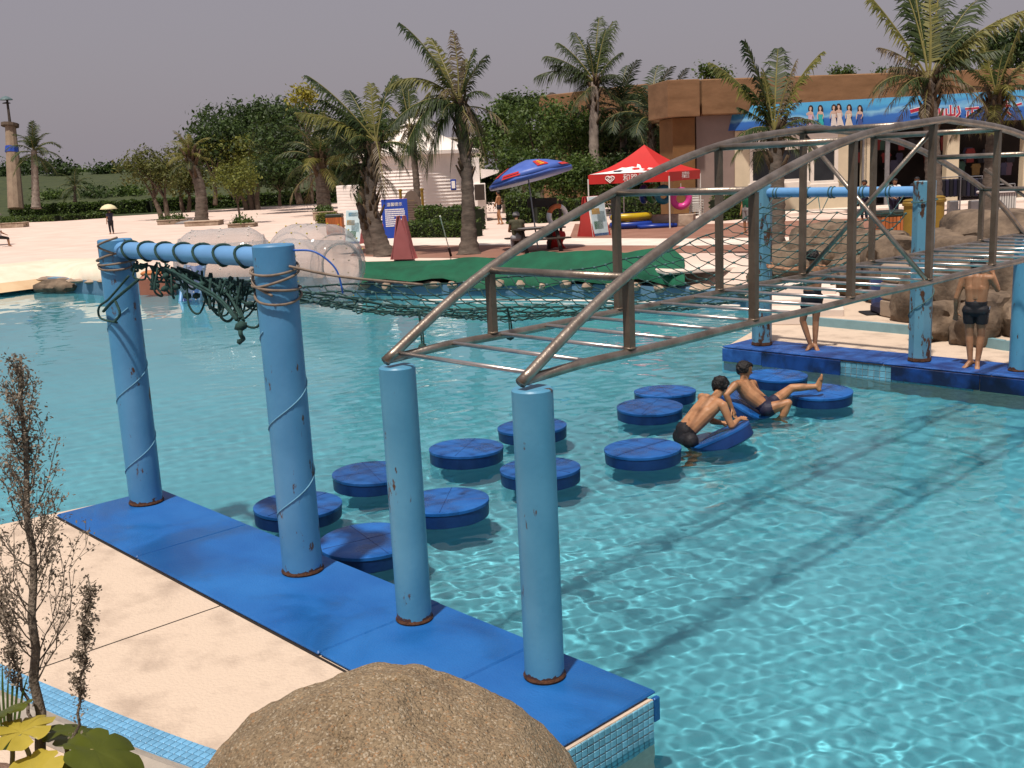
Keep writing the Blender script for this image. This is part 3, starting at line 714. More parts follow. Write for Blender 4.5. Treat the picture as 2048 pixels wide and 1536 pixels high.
# ---- floating pads
def padmesh(rr=.465, h=.19):
    top = MB()
    top.lathe([(rr+.006, -.035), (rr+.006, -.006), (rr-.006, 0), (rr*.8, .002), (rr*.4, .003), (0, .002)], 56)
    side = MB().lathe([(rr-.03, -h), (rr-.004, -h+.02), (rr, -h*.5), (rr, -.036)], 56)
    return top.mesh('top_cover', M['pad'], True), side.mesh('foam_side', M['padside'], True)
PT, PS = padmesh()
for me in (PT, PS): me.set_sharp_from_angle(angle=R(40))
grp = 'blue floating discs on the pool'
seam = MB().tube([(-.43, -.1, .002), (.44, .12, .002)], .003, 4).tube([(-.12, .43, .002), (.1, -.44, .002)], .003, 4).mesh('seam', mat('pad_seam', (.004, .016, .09), .6))
pads = [((-9.05, 14.34), 'blue floating disc just behind the reclining man by the far platform'),
        ((-7.88, 13.62), 'blue floating disc carrying the raised foot of the reclining man'),
        ((-9.83, 12.45), 'farther of the two blue discs left of the two bathers'),
        ((-9.31, 11.44), 'nearer of the two overlapping blue discs left of the two bathers'),
        ((-7.98, 9.65), 'large blue disc right in front of the crouching bather'),
        ((-9.92, 9.67), 'blue disc farthest behind the right-hand ladder post'),
        ((-9.76, 8.34), 'blue disc alone between the two near ladder posts'),
        ((-8.40, 8.29), 'nearer blue disc partly behind the right-hand ladder post'),
        ((-9.86, 6.95), 'blue disc left of the left ladder post, third from the mat'),
        ((-8.31, 6.76), 'blue disc just right of the left near ladder post'),
        ((-9.52, 5.71), 'blue disc partly hidden behind the nearer tall gate post'),
        ((-7.98, 5.51), 'blue disc closest to the near mat, left of the ladder post')]
for i, ((x, y), lab) in enumerate(pads):
    t = thing('floating_pad', lab, 'floating pad', (x, y, -.115+.01*math.sin(i*2.3)), i*1.1, grp)
    t.rotation_euler = (R(1.5*math.sin(i*1.7)), R(1.5*math.cos(i*2.9)), i*1.1)
    put('top_cover', PT, t); put('foam_side', PS, t); put('seam', seam, t)
def tilted_pad(c, nrm, lab):
    t = thing('floating_pad', lab, 'floating pad', c, 0, grp)
    t.rotation_euler = Vector(nrm).to_track_quat('Z', 'Y').to_euler()
    put('top_cover', PT, t); put('foam_side', PS, t); put('seam', seam, t); return t

# ---- clear inflatable rollers
def rollermat():
    m = bpy.data.materials.new('clear_vinyl'); m.use_nodes = True; N, L = m.node_tree.nodes, m.node_tree.links
    N.remove(N['Principled BSDF'])
    tr = N.new('ShaderNodeBsdfTransparent'); tr.inputs[0].default_value = (.93, .92, .92, 1)
    gl = N.new('ShaderNodeBsdfPrincipled'); gl.inputs['Base Color'].default_value = (.46, .45, .45, 1); gl.inputs['Roughness'].default_value = .06
    fr_ = N.new('ShaderNodeLayerWeight'); fr_.inputs[0].default_value = .35
    ma = N.new('ShaderNodeMath'); ma.operation = 'MULTIPLY_ADD'; ma.inputs[1].default_value = .6; ma.inputs[2].default_value = .09
    L.new(fr_.outputs['Facing'], ma.inputs[0]); mx = N.new('ShaderNodeMixShader'); L.new(ma.outputs[0], mx.inputs[0])
    L.new(tr.outputs[0], mx.inputs[1]); L.new(gl.outputs[0], mx.inputs[2]); L.new(mx.outputs[0], N['Material Output'].inputs[0]); return m
M['vinyl'] = rollermat()
def roller(c, rad, ln, rz, lab, dots):
    t = thing('inflatable_roller', lab, 'water roller', c, rz)
    prof = []
    for i in range(41):
        s = i/40; x = (s-.5)*ln; e = max(0, abs(s-.5)*2-.5)/.5
        prof.append((rad*math.sqrt(max(0.02, 1-e*e*.75))*(1-.022*abs(math.sin(s*math.pi*5))), x))
    prof += [(rad*.62, ln/2*.97)]+[(rad*.60, ln/2*(.9-.18*i)) for i in range(1, 11)]+[(rad*.62, -ln/2*.97), prof[0]]
    q = Matrix.Rotation(R(90), 3, 'Y')
    MB().lathe(prof[:-1]+[prof[0]], 48, (0, 0, rad), q, wob=lambda a, z: 1+.006*math.sin(a*16)).build('body', M['vinyl'], t, smooth=True)
    d = MB()
    for k in range(20):
        for s in (-.3, 0, .3):
            a = 2*math.pi*k/20; p = q @ Vector((rad*1.0*math.cos(a), rad*1.0*math.sin(a), s*ln)); d.add([v*.9+p+Vector((0, 0, rad)) for v in kv], kf)
    tag(d.build('tie_buttons', dots, t, smooth=True), kind='stuff')
    for s in (-.44, .44):
        MB().tube([q @ Vector((rad*.765*math.cos(a), rad*.765*math.sin(a), s*ln))+Vector((0, 0, rad)) for a in np.linspace(0, 2*math.pi, 40, endpoint=False)], .025, 6, closed=True).build('seam_ring', M['vinyl'], t, smooth=True)
    return t
vdir = math.atan2(_ri.y, _ri.x)
b1 = gp(455, 597, WL); roller((b1.x, b1.y, WL-.12), 1.16, 2.9, vdir+.15, 'clear inflatable roller behind the near crossbar, left of the other', M['white'])
b2 = gp(636, 600, WL); roller((b2.x, b2.y, WL-.12), 1.2, 2.9, vdir-.85, 'clear inflatable roller with yellow ties right of the near gate post', mat('yellow_tie', (.5, .36, .03), .6))
b3 = gp(318, 586, WL)
t = thing('inflatable_box', 'faded terracotta box raft floating behind the near crossbar', 'raft', (b3.x, b3.y, WL-.1), vdir)
MB().bbox((0, 0, .35), (1.05, .9, .8), .12).build('hull', mat('terracotta_vinyl', (.33, .12, .075), .5, .1, 2), t, edge=30)
MB().bbox((-.1, 0, .8), (.7, .7, .14), .05).build('lid', mat('orange_vinyl', (.45, .16, .05), .5), t, edge=30)
b4 = gp(388, 598, WL)
t = thing('water_slide_tube', 'bright blue inflatable chute standing beside the terracotta raft', 'slide', (b4.x, b4.y, WL-.1), vdir)
MB().grid(lambda a, b: (-.28+.56*a, .5-b*1.0, 1.1-1.15*b+.12*abs(a-.5)), 6, 8).build('chute', mat('blue_vinyl', (.02, .12, .42), .4), t, smooth=True)
for s in (-.3, .3): MB().tube(catmull([(s, .5, 1.12), (s, .1, .72), (s, -.5, .0)], 6), .07, 8).build('side_tube', M['barpaint'], t, smooth=True)
# white lane line on the far water
ll = MB(); P = [gp(u, v, WL+.03) for u, v in ((840, 601), (1000, 600), (1180, 602), (1330, 606), (1480, 612))]
ll.tube(catmull(P, 12), .03, 6)
tag(ll.build('lane_line', M['white'], smooth=True), 'thin white float line lying on the far water beyond the net', 'lane line')

# ---- foreground rock and plants
def fore_rock():
    c = at(765, 1560, 4.1); X = Vector((_ri.x, _ri.y, 0)); Y = Vector((-_ri.y, _ri.x, 0))
    out = [(-.95, -.36), (-.86, -.14), (-.78, -.03), (-.576, .15), (-.40, .25), (-.225, .325), (-.1, .355), (0, .358), (.09, .348), (.225, .29), (.38, .235), (.52, .155), (.615, .08), (.75, -.05), (.86, -.3), (.95, -.36)]
    def f(a, b):
        ang = 2*math.pi*a; rr = b
        x = math.cos(ang)*rr; y = math.sin(ang)*rr
        h = interp(x*.92, out)+.37
        k = (1-abs(y)**2.2/(max(1e-4, 1-x*x))**1.1) if abs(x) < .999 else 0
        z = max(0, k)**.5*h-.37-(.25*max(0, -k) if k < 0 else 0)
        p = c+X*(x*.92)+Y*(y*.78+.05)+Vector((0, 0, z-.35*max(0, b-.92)/.08))
        n = noise.noise(p*1.5+Vector((3, 1, 7)))*.05+noise.fractal(p*3.4, 1, 2, 5)*.032+noise.fractal(p*14, 1, 2, 3)*.008
        hx, hy = x*.84-.03, y*.78+.05-.22
        n -= .05*math.exp(-((hx/.085)**2+(hy/.03)**2)**2)
        cx_ = x*.84+.11+.12*(y*.78+.18)+.02*math.sin(y*40); n -= .028*math.exp(-(cx_/.012)**2)*sstep(-.45, -.3, y*.78)*(1-sstep(-.16, -.05, y*.78))
        return p+Vector((0, 0, n))
    mb = MB(); nu, nv = 150, 110
    vs = [f(i/nu, (j+.02)/nv) for j in range(nv+1) for i in range(nu)]
    fs = [(j*nu+i, j*nu+(i+1) % nu, (j+1)*nu+(i+1) % nu, (j+1)*nu+i) for j in range(nv) for i in range(nu)]
    mb.add(vs, fs)
    m = M['rock']; N, L = m.node_tree.nodes, m.node_tree.links      # embedded pale and rusty grit
    b = N['Principled BSDF']; src = b.inputs['Base Color'].links[0].from_socket
    tc = N.new('ShaderNodeTexCoord'); vo = N.new('ShaderNodeTexVoronoi'); vo.inputs['Scale'].default_value = 120; L.new(tc.outputs['Object'], vo.inputs['Vector'])
    r = N.new('ShaderNodeValToRGB'); r.color_ramp.elements[0].position = 0; r.color_ramp.elements[1].position = 1
    r.color_ramp.interpolation = 'CONSTANT'
    e = r.color_ramp.elements; e[0].color = (.10, .07, .04, 1); e[1].color = (.42, .36, .27, 1); e[1].position = .9
    for ps, cl in ((.2, (.20, .145, .085)), (.55, (.26, .19, .115)), (.8, (.30, .16, .07)), (.86, (.30, .24, .16))):
        q = e.new(ps); q.color = (*cl, 1)
    sp = N.new('ShaderNodeSeparateColor'); L.new(vo.outputs['Color'], sp.inputs[0]); L.new(sp.outputs[0], r.inputs[0])
    mx = N.new('ShaderNodeMix'); mx.data_type = 'RGBA'; mx.inputs[0].default_value = .55
    L.new(src, mx.inputs[6]); L.new(r.outputs[0], mx.inputs[7]); L.new(mx.outputs[2], b.inputs['Base Color'])
    bp0 = [n_ for n_ in N if n_.type == 'BUMP'][0]; bp2 = N.new('ShaderNodeBump'); bp2.inputs['Strength'].default_value = .6; bp2.inputs['Distance'].default_value = .006; bp2.invert = True
    L.new(vo.outputs['Distance'], bp2.inputs['Height']); L.new(bp0.outputs[0], bp2.inputs['Normal']); L.new(bp2.outputs[0], b.inputs['Normal'])
    o = mb.build('boulder', m, smooth=True)
    return tag(o, 'big rounded gravelly brown boulder at the bottom edge of the picture', 'boulder')
fore_rock()
pebm = rockmesh('pebble', M['pathwhite'], (.018, .014, .008), 2, 1)

def weed(base, top, seed, lab, spread=1., dens=1.):
    t = thing('dry_weed', lab, 'weed', base, 0, 'dried weed stems in the planting bed', world=True)
    rg = random.Random(seed); A, B = Vector(base), Vector(top); H_ = (B-A).length
    st = [A.lerp(B, i/14)+Vector((rg.uniform(-1, 1), rg.uniform(-1, 1), 0))*.012 for i in range(15)]
    rs = H_*.0125*spread**.5
    MB().tube(st, [rs*(1-.8*i/14)+.0015 for i in range(15)], 7).build('stem', M['drystem'], t, smooth=True)
    tw = MB(); lf = MB()
    def fluff(p, d, n, s):
        for _ in range(n):
            q = p+Vector((rg.gauss(0, 1), rg.gauss(0, 1), rg.gauss(0, 1)))*s
            a = Vector((rg.uniform(-1, 1), rg.uniform(-1, 1), rg.uniform(-.6, 1))).normalized(); b = a.orthogonal().normalized()
            l = rg.uniform(.007, .021)
            lf.add([q, q+a*l*.5+b*l*.28, q+a*l, q+a*l*.5-b*l*.28], [(0, 1, 2, 3)])
    nb = int(19*dens*H_+4)
    for i in range(nb):
        f = .28+.68*(i/nb); p = A.lerp(B, f); az = rg.uniform(0, 6.28)
        ln = H_*(.30*(1-f)+.04)*rg.uniform(.6, 1.25)*spread
        dr = Vector((math.cos(az)*.55, math.sin(az)*.55, 1)).normalized()
        pts = [p+dr*ln*k/5+Vector((math.cos(az), math.sin(az), 0))*.1*ln*math.sin(k)*.5+Vector((rg.uniform(-1, 1), rg.uniform(-1, 1), 0))*ln*.03 for k in range(6)]
        tw.tube(pts, [.0034*(1-.15*k) for k in range(6)], 4)
        for k in range(1, 6):
            for _ in range(2):
                s2 = pts[k]; d2 = (dr+Vector((rg.uniform(-.8, .8), rg.uniform(-.8, .8), rg.uniform(-.1, .5)))).normalized()*ln*rg.uniform(.12, .3)
                tw.tube([s2, s2+d2*.5, s2+d2], .0013, 3)
                fluff(s2+d2*.9, d2, 5, .012); fluff(s2+d2*.5, d2, 3, .012)
            fluff(pts[k], dr, 3, .012)
    for i in range(int(85*dens*H_)):
        f = rg.uniform(.62, 1); fluff(A.lerp(B, f), None, 3, .018+.035*(1-f)*spread)
    for i in range(int(50*dens)):
        f = rg.uniform(.03, .6); fluff(A.lerp(B, f), None, 2, .012)
    tag(tw.build('twigs', M['drystem'], t), kind='stuff'); tag(lf.build('dry_leaves', M['dry'], t), kind='stuff')
weed(at(88, 1620, 4.1), at(42, 712, 4.1), 1, 'tallest dry brown weed with feathery branches at the left edge', 1.0, 1.25)
weed(at(150, 1500, 4.0), at(182, 1150, 4.0), 2, 'slim dry weed stalk over the blue tiles right of the tall weed', .35, .8)
weed(at(75, 1470, 4.2), at(-22, 1150, 4.2), 3, 'short dry weed leaning left out of the picture beside the tall weed', .55, .8)

def monstera(c, size, yaw, pitch, m, lab, seed, root, cut=.8):
    t = thing('broad_leaf_plant', lab, 'plant', root, 0, 'broad-leaved plants in the planting bed', world=True)
    rg = random.Random(seed); n = 71; out = []
    for i in range(n):
        a = -math.pi*.93+2*math.pi*.93*i/(n-1)
        r = (1-.28*abs(math.sin(a*.5))**3)*(1 if (i+3) % 10 else cut)*(1+.05*math.sin(i*.63))
        out.append((math.cos(a)*r*1.05+.1, math.sin(a)*r*.82))
    q = Matrix.Rotation(yaw, 3, 'Z') @ Matrix.Rotation(pitch, 3, 'Y')
    mb = MB(); rings = 5; vs = []
    for k in range(rings+1):
        f = k/rings
        for (x, y) in out:
            X_, Y_ = x*f, y*f; z = .16*abs(Y_)-.26*(X_+.2)**2*f-.2*Y_*Y_+.03*math.sin(Y_*14)*f
            vs.append(Vector(c)+q @ Vector((X_, Y_, z))*size)
    fs = [(k*n+i, k*n+(i+1) % n, (k+1)*n+(i+1) % n, (k+1)*n+i) for k in range(rings) for i in range(n)]
    mb.add(vs, fs).build('leaf', m, t, smooth=True)
    MB().tube(catmull([root, (Vector(root)+Vector(c))/2+Vector((.03, .02, .05)), Vector(c)+q @ Vector((-.08, 0, -.01))*size], 6), .009, 6).build('stalk', M['rachis'], t, smooth=True)
    return t
mroot = at(60, 1640, 3.9)
monstera(at(40, 1465, 3.9), .15, R(150), R(-10), M['monstera_yel'], 'sunlit yellow cut leaf at the bottom left corner', 1, mroot, .5)
monstera(at(15, 1420, 4.0), .13, R(190), R(15), M['monstera'], 'olive rounded leaf at the far left above the yellow leaf', 2, at(10, 1650, 4.0))
monstera(at(190, 1500, 3.9), .17, R(25), R(18), M['monstera'], 'broad green leaf below the blue tiles nearest the boulder', 3, at(130, 1650, 3.9))
monstera(at(135, 1470, 4.1), .14, R(70), R(10), M['monstera'], 'dark green leaf behind the foot of the tall weed', 4, at(110, 1650, 4.1))
monstera(at(70, 1545, 3.8), .16, R(-60), R(20), M['monstera_yel'], 'yellowing leaf cut off by the bottom edge of the picture', 5, at(70, 1680, 3.8))
monstera(at(140, 1560, 3.8), .16, R(-20), R(24), M['monstera'], 'lowest dark leaf beneath the broad green one', 6, at(110, 1690, 3.8))
gb = thing('grass_tuft', 'few thin green grass blades at the left edge above the leaves', 'grass tuft', at(10, 1560, 4.2), 0, None, True)
rg = random.Random(4)
for i in range(6):
    p = at(8+i*4, 1500, 4.2); q = at(-10+i*14, 1300+rg.uniform(0, 90), 4.2); mid = p.lerp(q, .6)+Vector((0, 0, .03)); s_ = Vector((_ri.x, _ri.y, 0))*.006
    MB().add([p-s_, p+s_, mid+s_*.8, mid-s_*.8, q], [(0, 1, 2, 3), (3, 2, 4)]).build('blade', M['leaf_mid'], gb)
# ================================================================== VEGETATION
def frond_mesh(name, e0, bend, seed, m, ll=.30, n=34, hang=.35, lat=.25, wl=.020, ragged=0.):
    rg = random.Random(seed); P = []; p = Vector((0, 0, 0)); d = 0; latc = rg.uniform(-lat, lat)
    N_ = 16
    for i in range(N_+1):
        s = i/N_; P.append(p.copy()); e = e0-bend*s**1.25; a = latc*s*s
        p = p+Vector((math.cos(e)*math.cos(a), math.cos(e)*math.sin(a), math.sin(e)))/N_
    return frond_pts(name, P, rg, m, ll, n, hang, wl, ragged)
def frond_pts(name, P, rg, m, ll, n, hang, wl, ragged, scale=1.):
    N_ = len(P)-1
    rb = MB(); rb.tube(P, [scale*(.013*(1-.85*i/N_)+.0015) for i in range(N_+1)], 5)
    def pos(s): f = s*N_; i = min(N_-1, int(f)); return P[i].lerp(P[i+1], f-i), (P[i+1]-P[i]).normalized()
    rb.cur = 1
    for i in range(n):
        s = .13+.87*i/(n-1); c, t = pos(s); side = t.cross(Vector((0, 0, 1)))
        if side.length < .05: side = Vector((0, 1, 0))
        side.normalize()
        L0 = ll*(.35+.65*math.sin(math.pi*min(1, .18+.72*s)))*(1 if s < .9 else .75)
        for sg in (-1, 1):
            if rg.random() < ragged: continue
            l = L0*rg.uniform(.75, 1.1); hk = hang*rg.uniform(.5, 1.5)
            dr = (side*sg*.8+t*(.45+.4*s)+Vector((0, 0, rg.uniform(-.12, .22)))).normalized()
            w = t*wl*rg.uniform(.8, 1.1)
            m1 = c+dr*l*.5+Vector((0, 0, -hk*l*.18)); tip = c+dr*l*.92+Vector((0, 0, -hk*l*.75))
            rb.add([c-w*.4, c+w*.4, m1+w*.55, m1-w*.55, tip], [(0, 1, 2, 3), (3, 2, 4)])
    return rb.mesh(name, [M['rachis'], m])
FR = {}
def fset(key, m, ll, hang, wl=.02, rag=0.):
    FR[key] = [frond_mesh('frond', R(e0), R(b), hash_(key)+i, m, ll, hang=hang, wl=wl, ragged=rag) for i, (e0, b) in enumerate(((82, 50), (72, 75), (60, 85), (48, 95), (36, 95), (22, 85), (5, 75), (-18, 55)))]
def hash_(k): return sum(ord(c)*(i+3) for i, c in enumerate(k)) % 997
fset('green', M['frond'], .30, .55); fset('yellow', M['frond_yel'], .28, .6); fset('dead', M['frond_dead'], .22, .9, .017, .35); fset('dark', M['frond_dark'], .32, .35, .024)
fset('feather', M['frond'], .34, .9, .016); fset('royal', M['frond'], .26, .25, .028)

def px2w(P, du, dv):          # photo-pixel offsets at a thing's distance -> metres across and up
    k = 1/pxm(P); return Vector((_ri.x, _ri.y, 0))*(du*k)+Vector((0, 0, -dv*k*1.02))
def palm(u, v, uc, vc, tr, fl, nf, lab, seed, kinds=('green',), bend=0, name='coconut_palm', tm='trunk', base=None, low=1., grp='palm trees round the pool', boots=.34, flare=1.6, tips=None):
    P = base or gg(u, v); k = 1/pxm(P); rg = random.Random(seed)
    C = at(uc, vc, (P-Vector((0, 0, CH))).dot(FW)); t = thing(name, lab, 'palm tree', P, 0, grp, True)
    mid = P.lerp(C, .5)+Vector((_ri.x, _ri.y, 0))*bend*k
    pts = catmull([P+Vector((0, 0, -.1)), mid, C], 22); n = len(pts); r = tr*k
    rr = [r*(1+(flare-1)*math.exp(-i/n*9))*(1-.28*i/n)*(1+.09*(i % 2)+.05*math.sin(i*1.7)) for i in range(n)]
    MB().tube(pts, rr, 10).build('trunk', M[tm], t, smooth=True)
    if boots:
        b = MB(); H_ = (C-P).length
        for i in range(int(26+70*(boots-.34))):
            f = 1-rg.random()**1.3*boots; p = P.lerp(C, .02+f*.98) if False else pts[min(n-1, int(f*(n-1)))]
            a = rg.uniform(0, 6.28); d = Vector((math.cos(a), math.sin(a), .8)); rr_ = r*.8
            q0 = p+Vector((d.x, d.y, 0))*rr_*.7; q1 = q0+Vector((d.x*.5, d.y*.5, 1))*r*rg.uniform(1., 2.2)
            b.tube([q0, q1], [r*.32, r*.12], 5)
        tag(b.build('leaf_bases', M['fibre'], t, smooth=True), kind='stuff')
    L = fl*k
    if tips:
        for i, (tu, tv, kd) in enumerate(tips):
            dd = (C-Vector((0, 0, CH))).dot(FW); T = at(tu, tv, dd+rg.uniform(-.3, .3)*L); ln = (T-C).length; upw = (T.z-C.z)/max(.01, ln)
            arch = .16 if upw > .3 else .34 if upw > -.3 else .5
            mid = C.lerp(T, .5)+Vector((0, 0, ln*arch*rg.uniform(.8, 1.2)))+Vector((rg.uniform(-1, 1), rg.uniform(-1, 1), 0))*.05*ln
            Pq = [C*(1-q)**2+mid*2*q*(1-q)+T*q*q for q in [j/14 for j in range(15)]]
            st = {'g': ('frond', .30, .75, .021, .08), 'y': ('frond_yel', .27, .8, .021, .1), 'd': ('frond_dead', .2, 1.1, .018, .3), 'f': ('frond', .30, 1.0, .016, .0), 'k': ('frond_dark', .3, .5, .024, 0)}[kd]
            put('frond', frond_pts('frond', Pq, rg, M[st[0]], st[1]*min(ln, L)*1.1, 58, st[2], st[3]*min(ln, L), st[4], min(ln, L)), t)
        for i in range(9):
            kd = ('dead' if kinds[-1] == 'dead' and rg.random() < .45 else kinds[0]); put('frond', FR[kd][rg.choice((3, 4, 5, 6, 7, 7))], t, C+Vector((0, 0, -r*.8)), rg.uniform(0, 6.28), L*rg.uniform(.5, .8))
        nf = 0
    for i in range(nf):
        f = i/(nf-1); j = min(7, int(f**.9*7.99*low)); kd = kinds[0] if f < .8 or len(kinds) < 3 else kinds[2]
        if len(kinds) > 1 and rg.random() < .25 and f < .8: kd = kinds[1]
        az = i*2.399+rg.uniform(-.3, .3)
        put('frond', FR[kd][j], t, C+Vector((0, 0, -r*f*1.5)), az, L*rg.uniform(.85, 1.12)*(.92 if j > 5 else 1))
    return t

def leaves(n, blobs, size, seed, shell=.55):
    g = np.random.default_rng(seed); B = np.array(blobs, float); wts = (B[:, 3]*B[:, 4]*B[:, 5])**(2/3); wts /= wts.sum()
    bi = g.choice(len(B), n, p=wts); d = g.normal(size=(n, 3)); d /= np.linalg.norm(d, axis=1)[:, None]
    d[:, 2] = np.where(g.random(n) < .35, np.abs(d[:, 2]), d[:, 2])
    rad = shell+(1-shell)*g.random(n)**.6; rad *= 1+.16*np.sin(d[:, 0]*5+bi*1.7)*np.cos(d[:, 1]*6+bi)+.10*g.normal(size=n)
    c = B[bi, :3]+d*rad[:, None]*B[bi, 3:6]
    ns = max(6, n//16); pick = g.integers(0, ns, n); near = g.random(n) < .8
    c = np.where(near[:, None], c[pick]+g.normal(size=(n, 3))*size*1.9, c); d = np.where(near[:, None], d[pick], d)
    nrm = d*.6+g.normal(size=(n, 3))*.7+np.array([0, 0, .35]); nrm /= np.linalg.norm(nrm, axis=1)[:, None]
    a = np.cross(nrm, g.normal(size=(n, 3))); a /= np.linalg.norm(a, axis=1)[:, None]; b = np.cross(nrm, a)
    s = size*(.45+1.1*g.random(n)**1.6)[:, None]
    V = np.stack([c-a*s, c+b*s*.5+nrm*s*.12, c+a*s, c-b*s*.5+nrm*s*.12], 1).reshape(-1, 3)
    return V
def leafmesh(name, V, m):
    n = len(V)//4; me = bpy.data.meshes.new(name); me.vertices.add(len(V)); me.vertices.foreach_set('co', V.ravel())
    me.loops.add(len(V)); me.loops.foreach_set('vertex_index', np.arange(len(V))); me.polygons.add(n)
    me.polygons.foreach_set('loop_start', np.arange(0, len(V), 4)); me.polygons.foreach_set('loop_total', np.full(n, 4)); me.update(); me.materials.append(m); return me
def tree(u, v, uc, vc, rx, ry, lab, seed, m='leaf_mid', n=3500, ls=4.2, nb=9, tr=5, name='broadleaf_tree', base=None, grp='broadleaf trees beyond the pool', stems=1, deep=.8, cat='tree', shell=.5, dn=1.5):
    P = base or gg(u, v); k = 1/pxm(P); rg = random.Random(seed); C = at(uc, vc, (P-Vector((0, 0, CH))).dot(FW))
    t = thing(name, lab, cat, P, 0, grp, True); RX, RY = rx*k, ry*k; blobs = []; lim = MB(); tk = MB()
    Xd = Vector((_ri.x, _ri.y, 0)); Yd = Vector((-_ri.y, _ri.x, 0))
    ends = []
    for i in range(nb):
        a = i*2.399; rr = math.sqrt((i+.5)/nb)
        o = Xd*(math.cos(a)*rr*RX*.8)+Yd*(math.sin(a)*rr*RX*deep*.8)+Vector((0, 0, RY*(rg.uniform(-.55, .65)*(1-.35*rr))))
        q = C+o; br = rg.uniform(.34, .55); blobs.append((q.x, q.y, q.z, RX*br, RX*br, RY*br*1.05)); ends.append(q)
    if tr:
        for sidx in range(stems):
            off = Xd*((sidx-(stems-1)/2)*tr*k*2.2); fork = P.lerp(C, .45)+off*2
            tk.tube(catmull([P+off+Vector((0, 0, -.1)), P.lerp(fork, .5)+off*.4+Xd*rg.uniform(-1, 1)*tr*k*.6, fork], 6), [tr*k*(1.25-.5*i/12) for i in range(13)], 8)
            for q in ends[sidx::stems]:
                lim.tube(catmull([fork, fork.lerp(q, .5)+Vector((0, 0, RY*.12)), q], 4), [tr*k*.5*(1-.85*i/8) for i in range(9)], 5)
        tk.build('trunk', M['bark'], t, smooth=True); tag(lim.build('limbs', M['bark'], t, smooth=True), kind='stuff')
    V = leaves(int(n*dn), blobs, ls*k*.9, seed, shell)
    put('crown', leafmesh('crown', V, M[m]), t)
    return t
def hedge(name, px, h, w, lab, m='leaf_mid', dens=230, seed=1, ls=.075, grp='clipped hedges', cat='hedge', z=None):
    pts = [gg(*p) for p in px]; t = thing(name, lab, cat, pts[0], 0, grp, True)
    core = MB(); V = []; g = np.random.default_rng(seed)
    for a, b in zip(pts, pts[1:]):
        d = (b-a); ln = d.length; d.normalize(); nn = Vector((-d.y, d.x, 0))
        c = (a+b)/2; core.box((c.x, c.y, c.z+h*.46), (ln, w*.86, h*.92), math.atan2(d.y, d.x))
        n = int(dens*(ln*h*2+ln*w)); n = min(n, 26000)
        fa = g.random(n); s = g.uniform(-.5, ln+.5, n)*0+g.random(n)*ln; f2 = g.random(n)
        top = g.random(n) < (w/(w+2*h)); sd = np.where(g.random(n) < .5, -.5, .5)
        y = np.where(top, (f2-.5)*w, sd*w); zz = np.where(top, h, f2*h)
        amp = .07*h+.03; wob = amp*(np.sin(s*2.1)+np.sin(s*5.3+1))*.6+g.normal(size=n)*.035
        y = y+np.where(top, 0, np.sign(sd)*wob*.5); zz = zz+np.where(top, wob, 0)
        cc = np.stack([a.x+d.x*s+nn.x*y, a.y+d.y*s+nn.y*y, a.z+zz], -1)
        r = g.normal(size=(n, 3)); r /= np.linalg.norm(r, axis=1)[:, None]; q = np.cross(r, g.normal(size=(n, 3))); q /= np.linalg.norm(q, axis=1)[:, None]
        e = ls*g.uniform(.6, 1.3, n)[:, None]
        V.append(np.stack([cc-r*e, cc+q*e*.55, cc+r*e, cc-q*e*.55], 1).reshape(-1, 3))
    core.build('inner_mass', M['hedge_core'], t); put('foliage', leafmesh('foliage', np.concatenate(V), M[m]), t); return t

# hill and far greenery on the left
def hill(a, b):
    c = at(120, 385, 185); x = (a-.5)*190; y = (b-.5)*110; r = math.hypot(x/95, y/55)
    h = 6.6*max(0, math.cos(min(1, r)*math.pi/2))**1.2+.5*noise.noise(Vector((x*.06, y*.06, 4)))
    p = Vector((c.x, c.y, 0))+Vector((_ri.x, _ri.y, 0))*x+Vector((-_ri.y, _ri.x, 0))*y
    return (p.x, p.y, -.3+h)
struct(upfix(MB().grid(hill, 50, 30)).build('hill', M['grass'], smooth=True))
hedge('long_hedge', [(28, 437), (150, 432), (300, 425), (420, 417), (560, 410), (700, 402)], 1.45, 1.6, 'long clipped hedge between the beach and the grassy hill', 'leaf_mid', 55, 2, .16)
hedge('low_hedge', [(10, 446), (120, 442), (210, 436)], .55, 1.4, 'low hedge strip at the left in front of the long hedge', 'leaf_mid', 70, 3, .13)
for i, (u, v, uc, vc, rx, ry, lab) in enumerate((
    (110, 385, 120, 345, 42, 26, 'leftmost rounded shrub along the top of the hill'), (215, 380, 214, 346, 26, 20, 'small bush alone on the hill crest behind the cream umbrella'),
    (330, 378, 330, 352, 30, 22, 'bush on the right end of the hill crest'), (270, 382, 268, 358, 28, 14, 'low scrub on the hill between two bushes'), (20, 385, 15, 352, 30, 22, 'scrubby bush behind the foot of the lamp tower'))):
    tree(u, v, uc, vc, rx, ry, lab, 40+i, 'leaf_dark', 900, 4.2, 6, 2, 'hill_shrub', at(u, v, 175), 'shrubs on the hill', cat='shrub')
